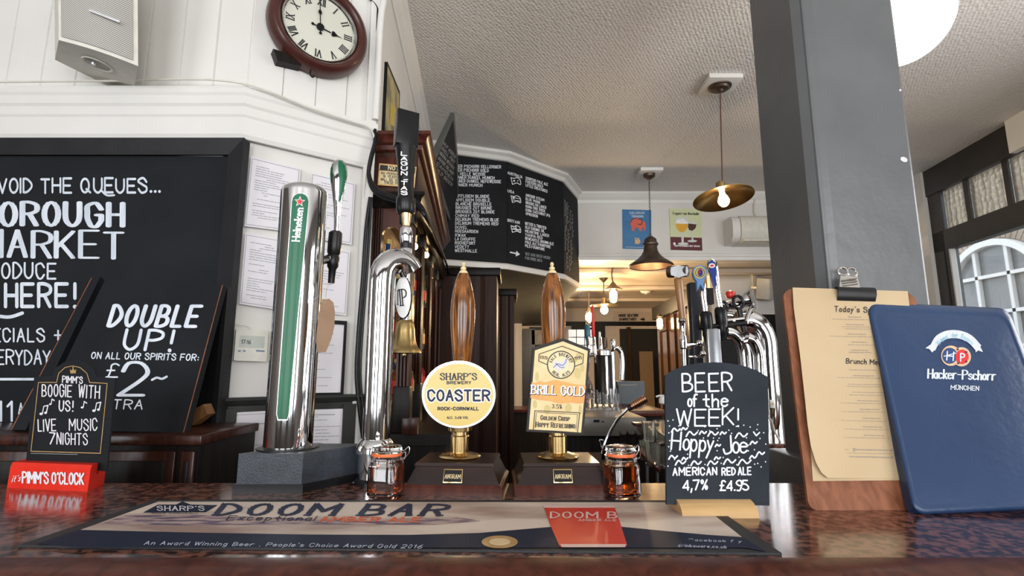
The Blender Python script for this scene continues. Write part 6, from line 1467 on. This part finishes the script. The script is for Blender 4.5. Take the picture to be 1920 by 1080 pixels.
# far tap tower
fc_ = thing('far_bar_counter', 'dark red-brown far bar counter under the drum tap tower', 'bar counter', (.6, 3.0, 0))
MB().box((xb_ - .3, 2.62, CT - .03), (W(1216, 750, 3.0).x, 3.5, CT - .002), .004).build('top', mahogr, fc_)
MB().box((xb_ - .28, 2.66, 0), (W(1216, 750, 3.0).x - .02, 3.48, CT - .03)).build('body', darkw, fc_, smooth=False)
Yv = 2.9; tt = thing('far_tap_tower', 'black drum tap tower with blue, red and white handles beyond the gold badge', 'beer tap', W(1132, 740, Yv))
fv = lambda px: (lambda z: W(px, 690, Yv).x)
lpx([(664, 15), (667, 17), (745, 17), (757, 19)], Yv, fv(1131), 28).build('drum', blackpl, tt)
lpx([(655, 14), (658, 16.5), (666, 16.5)], Yv, fv(1131), 28).build('drum_cap', chrome, tt)
lpx([(668, 3.5), (756, 3.5)], Yv - .08, fv(1132), 12).build('chrome_pipe', chrome, tt)
for nm, px, prof, m in (('blue_handle', 1103, [(609, 3), (612, 5), (630, 5.5), (640, 3), (650, 2.5)], mat('teal_blue_enamel', (.02, .12, .18), .3)), ('red_handle', 1114, [(572, 1.5), (576, 2.2), (600, 3), (628, 3.2), (632, 2)], MATS['red_enamel']), ('white_handle', 1126, [(622, 1.5), (624, 2.2), (660, 2.8), (662, 2)], wh_), ('handle_stub', 1136, [(633, 3.5), (636, 4), (652, 4)], bronze)):
    lpx(prof, Yv, fv(px), 14).build(nm, m, tt)
for px in (1104, 1115, 1127): lpx([(632, 2.2), (645, 3), (652, 4), (664, 3.5), (680, 2)], Yv - .02, fv(px), 12).build('tap_body', chrome, tt)
MB().tube([W(1096, 667, Yv), W(1130, 664, Yv - .02), W(1150, 655, Yv)], .009, 8).build('cross_pipe', chrome, tt)
MB().tube([W(1148, 655, Yv), W(1156, 652, Yv), W(1164, 660, Yv), W(1167, 680, Yv), W(1166, 712, Yv)], pxlen(4.5, Yv), 14, smooth=5).build('curved_spout', chrome, tt)
lpx([(636, 4), (640, 5.5), (648, 5), (656, 4)], Yv - .03, fv(1149), 16).build('knob', chrome, tt)
lpx([(660, 5), (757, 5)], Yv + .02, fv(1150), 16).build('side_column', chrome, tt)
for i, (px, c_) in enumerate(((1096, 'dark'), (1102, 'green'), (1091, 'amber'))):
    t = bottle(i + 1, V((W(px, 700, Yv + .25).x, Yv + .25, CT)), .19); t['label'] = ('dark amber', 'clear', 'red')[i] + ' bottle standing left of the far black tap drum'; 
t = thing('card_terminal_box', 'blue-grey open box on the far bar behind the glasses', 'box', W(1185, 740, 3.2))
box_px('box_back', 1158, 1209, 715, 757, 3.2, .02, mat('blue_grey_plastic', (.075, .092, .105), .5), t); box_px('box_side', 1158, 1162, 715, 757, 3.02, .18, MATS['blue_grey_plastic'], t); box_px('box_front', 1160, 1196, 722, 757, 3.0, .02, MATS['blue_grey_plastic'], t)

# ================================================================== SINK HOSE, RACK AND GLASSES BETWEEN JAR AND SIGN
Yw = 1.42
t = thing('spray_hose', 'chrome spring hose arching up to a ribbed spray head', 'tap', W(1130, 860, Yw))
MB().tube([V((W(1140, 900, Yw).x, Yw, 0)), W(1138, 900, Yw), W(1130, 862, Yw), W(1133, 836, Yw), W(1145, 808, Yw), W(1160, 784, Yw), W(1178, 765, Yw)], pxlen(3, Yw), 10, smooth=6).build('hose', chrome, t)
hp0, hp1 = W(1178, 766, Yw), W(1213, 746, Yw - .02)
for k in range(10):
    a_ = hp0.lerp(hp1, k / 10); b_ = hp0.lerp(hp1, (k + .75) / 10); MB().tube([a_, b_], pxlen(5.5 + (k > 2) * 1.5, Yw), 12).build('grip_ring', blackpl if k < 2 else copper, t)
MB().tube([hp0, hp1], pxlen(4.5, Yw), 10).build('spray_head', bronze, t)
MB().tube([V((W(1143, 900, Yw).x, Yw + .03, 0)), W(1141, 900, Yw + .03), W(1133, 860, Yw + .03), W(1124, 828, Yw + .03), W(1131, 826, Yw + .03)], pxlen(2, Yw), 8, smooth=4).build('hook_arm', chrome, t)
t = thing('under_bar_rack', 'dark glass rack with two wooden shelves left of the handwritten beer sign', 'rack', W(1215, 900, 1.7))
MB().box((W(1192, 797, 1.7).x, 1.70, W(1200, 800, 1.7).z), (W(1236, 797, 1.7).x, 1.76, W(1200, 794, 1.7).z), .002).build('top_shelf', mahogr, t)
ra, rb, rc = W(1196, 850, 1.50), W(1236, 888, 1.42), W(1240, 880, 1.48)
MB().prism([ra, rb, rc, ra + (rc - rb)], (0, 0, .010)).build('slanted_shelf', mahogr, t, smooth=False)
for px in (1213, 1232): MB().tube([W(px, 945, 1.52), W(px, 868, 1.52)], .005, 8).build('leg', steel, t)
gg = mat('greenish_glass', (.95, .97, .86), .03, glass=.95, ior=1.45)
for i, (px, pb, hw, pt, Y) in enumerate(((1170, 838, 8, 808, 1.75), (1186, 840, 8, 812, 1.8), (1199, 838, 8, 808, 1.85))):
    tumbler(px, pb, hw, pt, Y, ('left', 'middle', 'right')[i] + ' of three clear glasses in the dark behind the right-hand jar', glassm, 'glasses behind the right-hand jar')
for i, (px, pb, hw, pt, Y) in enumerate(((1216, 828, 12, 790, 1.55), (1238, 832, 12, 788, 1.60), (1224, 874, 14, 832, 1.46), (1208, 862, 9, 826, 1.5), (1243, 878, 10, 838, 1.52))):
    tumbler(px, pb, hw, pt, Y, ('upper left', 'upper right', 'large lower', 'lower left', 'lower right')[i] + ' greenish glass in the cluster beside the handwritten beer sign', gg, 'greenish glasses in the under-bar rack')
cu = thing('white_spout', 'small white tap spout poking out left of the handwritten beer sign', 'tap', W(1241, 750, 1.5))
MB().tube([V((W(1282, 743, 1.5).x, 1.5, CT)), W(1280, 748, 1.5), W(1270, 743, 1.5), W(1236, 742, 1.5), W(1230, 744, 1.5)], .003, 8).build('lever', wh_, cu); lpx([(744, 4), (748, 6.5), (756, 6.5), (758, 4)], 1.5, lambda z: W(1242, 750, 1.5).x, 14).build('spout', wh_, cu)
# dark counter section carrying the right-hand taps
struct('trim_18', MB().box((W(1260, 800, 1.6).x, 1.48, CT - .035), (2.3, 2.05, CT), .004), granite)
struct('trim_19', MB().box((W(1275, 800, 1.6).x, 1.55, 0), (2.3, 2.0, CT - .035)), darkw, False)
# ================================================================== RIGHT-HAND TAPS
Yr = 1.62; g = lambda a, b: axis_fn(Yr, a, b)
tb = thing('keg_tap_bar', 'silver post tap bar with two blue-badged lager handles', 'beer tap', W(1338, 720, Yr))
post = mat('anodised_silver', (.42, .44, .47), .3, .8)
a_, b_ = W(1326, 700, Yr), W(1351, 700, Yr); MB().box((a_.x, Yr - .02, CT), (b_.x, Yr + .03, W(1338, 617, Yr).z), .004).build('post', post, tb)
MB().tube([W(1308, 614, Yr), W(1400, 606, Yr)], pxlen(4.5, Yr), 14).build('crossbar', blackpl, tb)
for nm, (b0, t0), kind in (('left_handle', ((1323, 588), (1312, 512)), 0), ('right_handle', ((1351, 580), (1334, 486)), 1)):
    fy = g(b0, t0)
    if kind == 0: prof = [(536, 9), (545, 6), (560, 5.5), (586, 5.8)]
    else: prof = [(486, 2), (488, 7), (494, 9.5), (505, 10), (525, 8), (545, 5.5), (578, 5.5)]
    lpx(prof, Yr, fy, 20, .7).build(nm.split('_')[1] if False else 'tap_handle', chrome, tb)
    cy_ = b0[1]; fz = g((b0[0] + 6, cy_ + 60), b0)
    lpx([(cy_ - 4, 8), (cy_, 11), (cy_ + 12, 11.5), (cy_ + 26, 11), (cy_ + 34, 9), (cy_ + 40, 10), (cy_ + 46, 7.5), (cy_ + 60, 6)], Yr, fz, 12).build('tap_collar', blackpl, tb)
RP = Plane(W(1312, 512, Yr - .012), (0, -1, .1))
lbm = mat('sky_blue_enamel', (.16, .32, .62), .3); yel = mat('badge_yellow', (.72, .58, .12), .35); dbl = mat('royal_blue_enamel', (.02, .05, .28), .25)
o = MB().slab(RP, [(1299, 511), (1301, 503), (1307, 498), (1313, 497), (1320, 499), (1325, 505), (1325, 514), (1322, 522), (1319, 530), (1321, 545), (1313, 533), (1308, 545), (1307, 528), (1301, 520)], -.012, 0).build('badge', lbm, tb, smooth=False)
decal('badge_face', RP, [disc(1312, 511, 11, 11.5, 24)], .0008, yel, tb)
decal('badge_oval', RP, [disc(1313, 511, 5, 7, 16)], .0014, dbl, tb)
decal('badge_ring', RP, ringp(1312.5, 511, 8.3, .6, 20), .0014, dbl, tb)
decal('lettering', RP, text('F', (1310.5, 515), (1314.5, 515), 9, w=1.0), .0020, MATS['red_enamel'], tb)
RP2 = Plane(W(1334, 500, Yr - .016), (0, -1, .1))
decal('blue_inlay', RP2, [[(1328, 492), (1334, 488), (1341, 492), (1343, 505), (1343, 530), (1342, 546), (1337, 530), (1331, 510)]], .001, dbl, tb)
decal('inlay_badge', RP2, [disc(1335, 498, 6, 4.5, 14)], .0018, wh_, tb); decal('inlay_badge', RP2, [disc(1335, 498, 3.5, 2, 12)], .0022, MATS['red_enamel'], tb)
wt = thing('wooden_handle_tap', 'slim chrome tap with a wooden handle and silver barrel badge', 'beer tap', W(1280, 700, Yr - .04))
fy = axis_fn(Yr - .04, (1280, 600), (1272, 524))
lpx([(522, 7), (526, 8), (560, 7.5), (598, 7)], Yr - .04, fy, 16).build('wooden_handle', mat('light_oak_handle', (.30, .13, .045), .3, c2=(.42, .21, .08), scale=8, coat=.4), wt)
lpx([(517, 4), (518, 7), (523, 7)], Yr - .04, fy, 16).build('neck', chrome, wt)
a_ = W(1270, 509, Yr - .04); MB().tube([W(1253, 510, Yr - .02), W(1289, 508, Yr - .06)], [pxlen(8, Yr), pxlen(11.5, Yr)] if False else pxlen(11, Yr), 16).build('barrel', bronze, wt)
SP2 = Plane(W(1272, 509, Yr - .066), (-.15, -1, 0))
decal('barrel_badge', SP2, [[(1258, 501), (1266, 499), (1272, 497), (1279, 499), (1289, 500), (1291, 508), (1288, 516), (1280, 518), (1272, 521), (1266, 518), (1258, 516), (1257, 508)]], .001, mat('silver_badge', (.68, .70, .71), .45, c2=(.56, .58, .59), scale=60), wt)
fy = axis_fn(Yr - .04, (1283, 690), (1279, 600))
lpx([(598, 6), (602, 7.5), (606, 6), (628, 5), (632, 7), (642, 7.5), (652, 7), (655, 4.5), (690, 4)], Yr - .04, fy, 16).build('tap_body', chrome, wt)
MB().tube([W(1284, 647, Yr - .03), W(1318, 645, Yr)], .007, 10).build('shank', chrome, wt); MB().tube([W(1290, 669, Yr - .03), W(1318, 668, Yr)], .005, 10).build('stay', chrome, wt)
MB().tube([W(1292, 655, Yr - .02), W(1293, 700, Yr - .02)], .010, 10).build('drip_sleeve', blackpl, wt)
for px, py in ((1312, 643), (1318, 663)): MB().ball(W(px, py, Yr - .02), .010, 12).build('nut', chrome, wt)
tw = thing('dark_tower_panel', 'tall narrow navy-black tower panel behind the two blue-badged handles', 'beer tap', W(1310, 640, Yr + .15))
a_, b_ = W(1297, 600, Yr + .15), W(1324, 600, Yr + .15); MB().box((a_.x, Yr + .15, CT), (b_.x, Yr + .19, W(1310, 529, Yr + .15).z), .004).build('panel', mat('navy_black_panel', (.015, .019, .028), .35), tw)
MB().box((b_.x, Yr + .145, CT), (b_.x + .004, Yr + .19, W(1310, 532, Yr + .15).z)).build('chrome_edge', chrome, tw, smooth=False)
hn = thing('chrome_side_taps', 'chrome horn-shaped side taps with a red knob and black levers', 'beer tap', W(1390, 600, Yr + .05)); Yh2 = Yr + .04
MB().tube([W(1350, 573, Yh2), W(1375, 572, Yh2), W(1390, 568, Yh2), W(1402, 562, Yh2), W(1412, 560, Yh2 - .01)], [pxlen(x, Yh2) for x in (7, 8, 9, 14, 20)], 24).build('horn', chrome, hn)
MB().tube([W(1352, 590, Yh2), W(1372, 592, Yh2)], pxlen(8, Yh2), 16).build('lower_valve', chrome, hn)
lpx([(545, 3), (547, 8), (552, 9), (557, 8), (560, 3)], Yh2, lambda z: W(1370, 553, Yh2).x, 20).build('red_knob', redpl, hn)
for px, py, r1 in ((1384, 567, 12), (1357, 575, 9)):
    c_ = W(px, py, Yh2 - .03); r_ = pxlen(r1, Yh2); MB().tube([c_ + V((r_ * .75 * math.cos(t), .1 * r_ * math.sin(t), r_ * math.sin(t))) for t in [i * math.pi / 10 for i in range(21)]], pxlen(3, Yh2), 8).build('black_ring', blackpl, hn)
MB().tube([W(1386, 580, Yh2 - .03), W(1390, 600, Yh2 - .03), W(1396, 622, Yh2 - .03)], pxlen(5, Yh2), 10).build('lever', blackpl, hn)
MB().tube([W(1398, 607, Yr + .0), W(1402, 592, Yr + .02), W(1412, 570, Yr + .03)], .007, 10).build('joint', chrome, hn)
MB().tube([W(1345, 603, Yr), W(1395, 598, Yr)], .006, 10).build('support_rod', chrome, hn)
ct_ = thing('cobra_tap_tower', 'large curved chrome tap tower of three bent pipes beside the grey column', 'beer tap', W(1440, 800, Yr)); zq = CT
def cobra(pts, hw, Y): MB().tube([W(x, y, Y + d) for x, y, d in pts] + [V((W(pts[-1][0], pts[-1][1], Y + pts[-1][2]).x, Y + pts[-1][2], zq))], pxlen(hw, Y), 28, smooth=5).build('curved_pipe', chrome, ct_)
cobra([(1388, 604, 0), (1402, 602, .0), (1420, 612, .0), (1432, 636, .0), (1436, 680, .0)], 21, Yr + .06)
cobra([(1362, 624, 0), (1376, 628, 0), (1392, 648, 0), (1398, 690, 0)], 11, Yr - .01)
cobra([(1400, 634, 0), (1412, 640, 0), (1422, 662, 0), (1425, 700, 0)], 10, Yr - .05)
t = thing('tap_clip', 'small white clip with a brass screw at the foot of the chrome tower', 'clip', W(1450, 757, Yr - .08))
box_px('tag', 1444, 1453, 750, 765, Yr - .1, .01, wh_, t, .002); MB().tube([W(1448, 757, Yr - .11), W(1448, 757, Yr - .10)], .004, 10).build('screw', brass, t)
MB().tube([W(1451, 765, Yr - .1), W(1451, 795, Yr - .1)], .004, 8).build('rod', chrome, t)
m_ = MB().tube([W(1440, 782, Yr - .1), W(1447, 790, Yr - .1), W(1452, 808, Yr - .1), W(1462, 826, Yr - .1), W(1468, 840, Yr - .1)], .003, 8, smooth=5)
tag(m_.build('white_wire', plastic_w), 'thin pale wire curling down between the small blackboard and the column', 'cable')
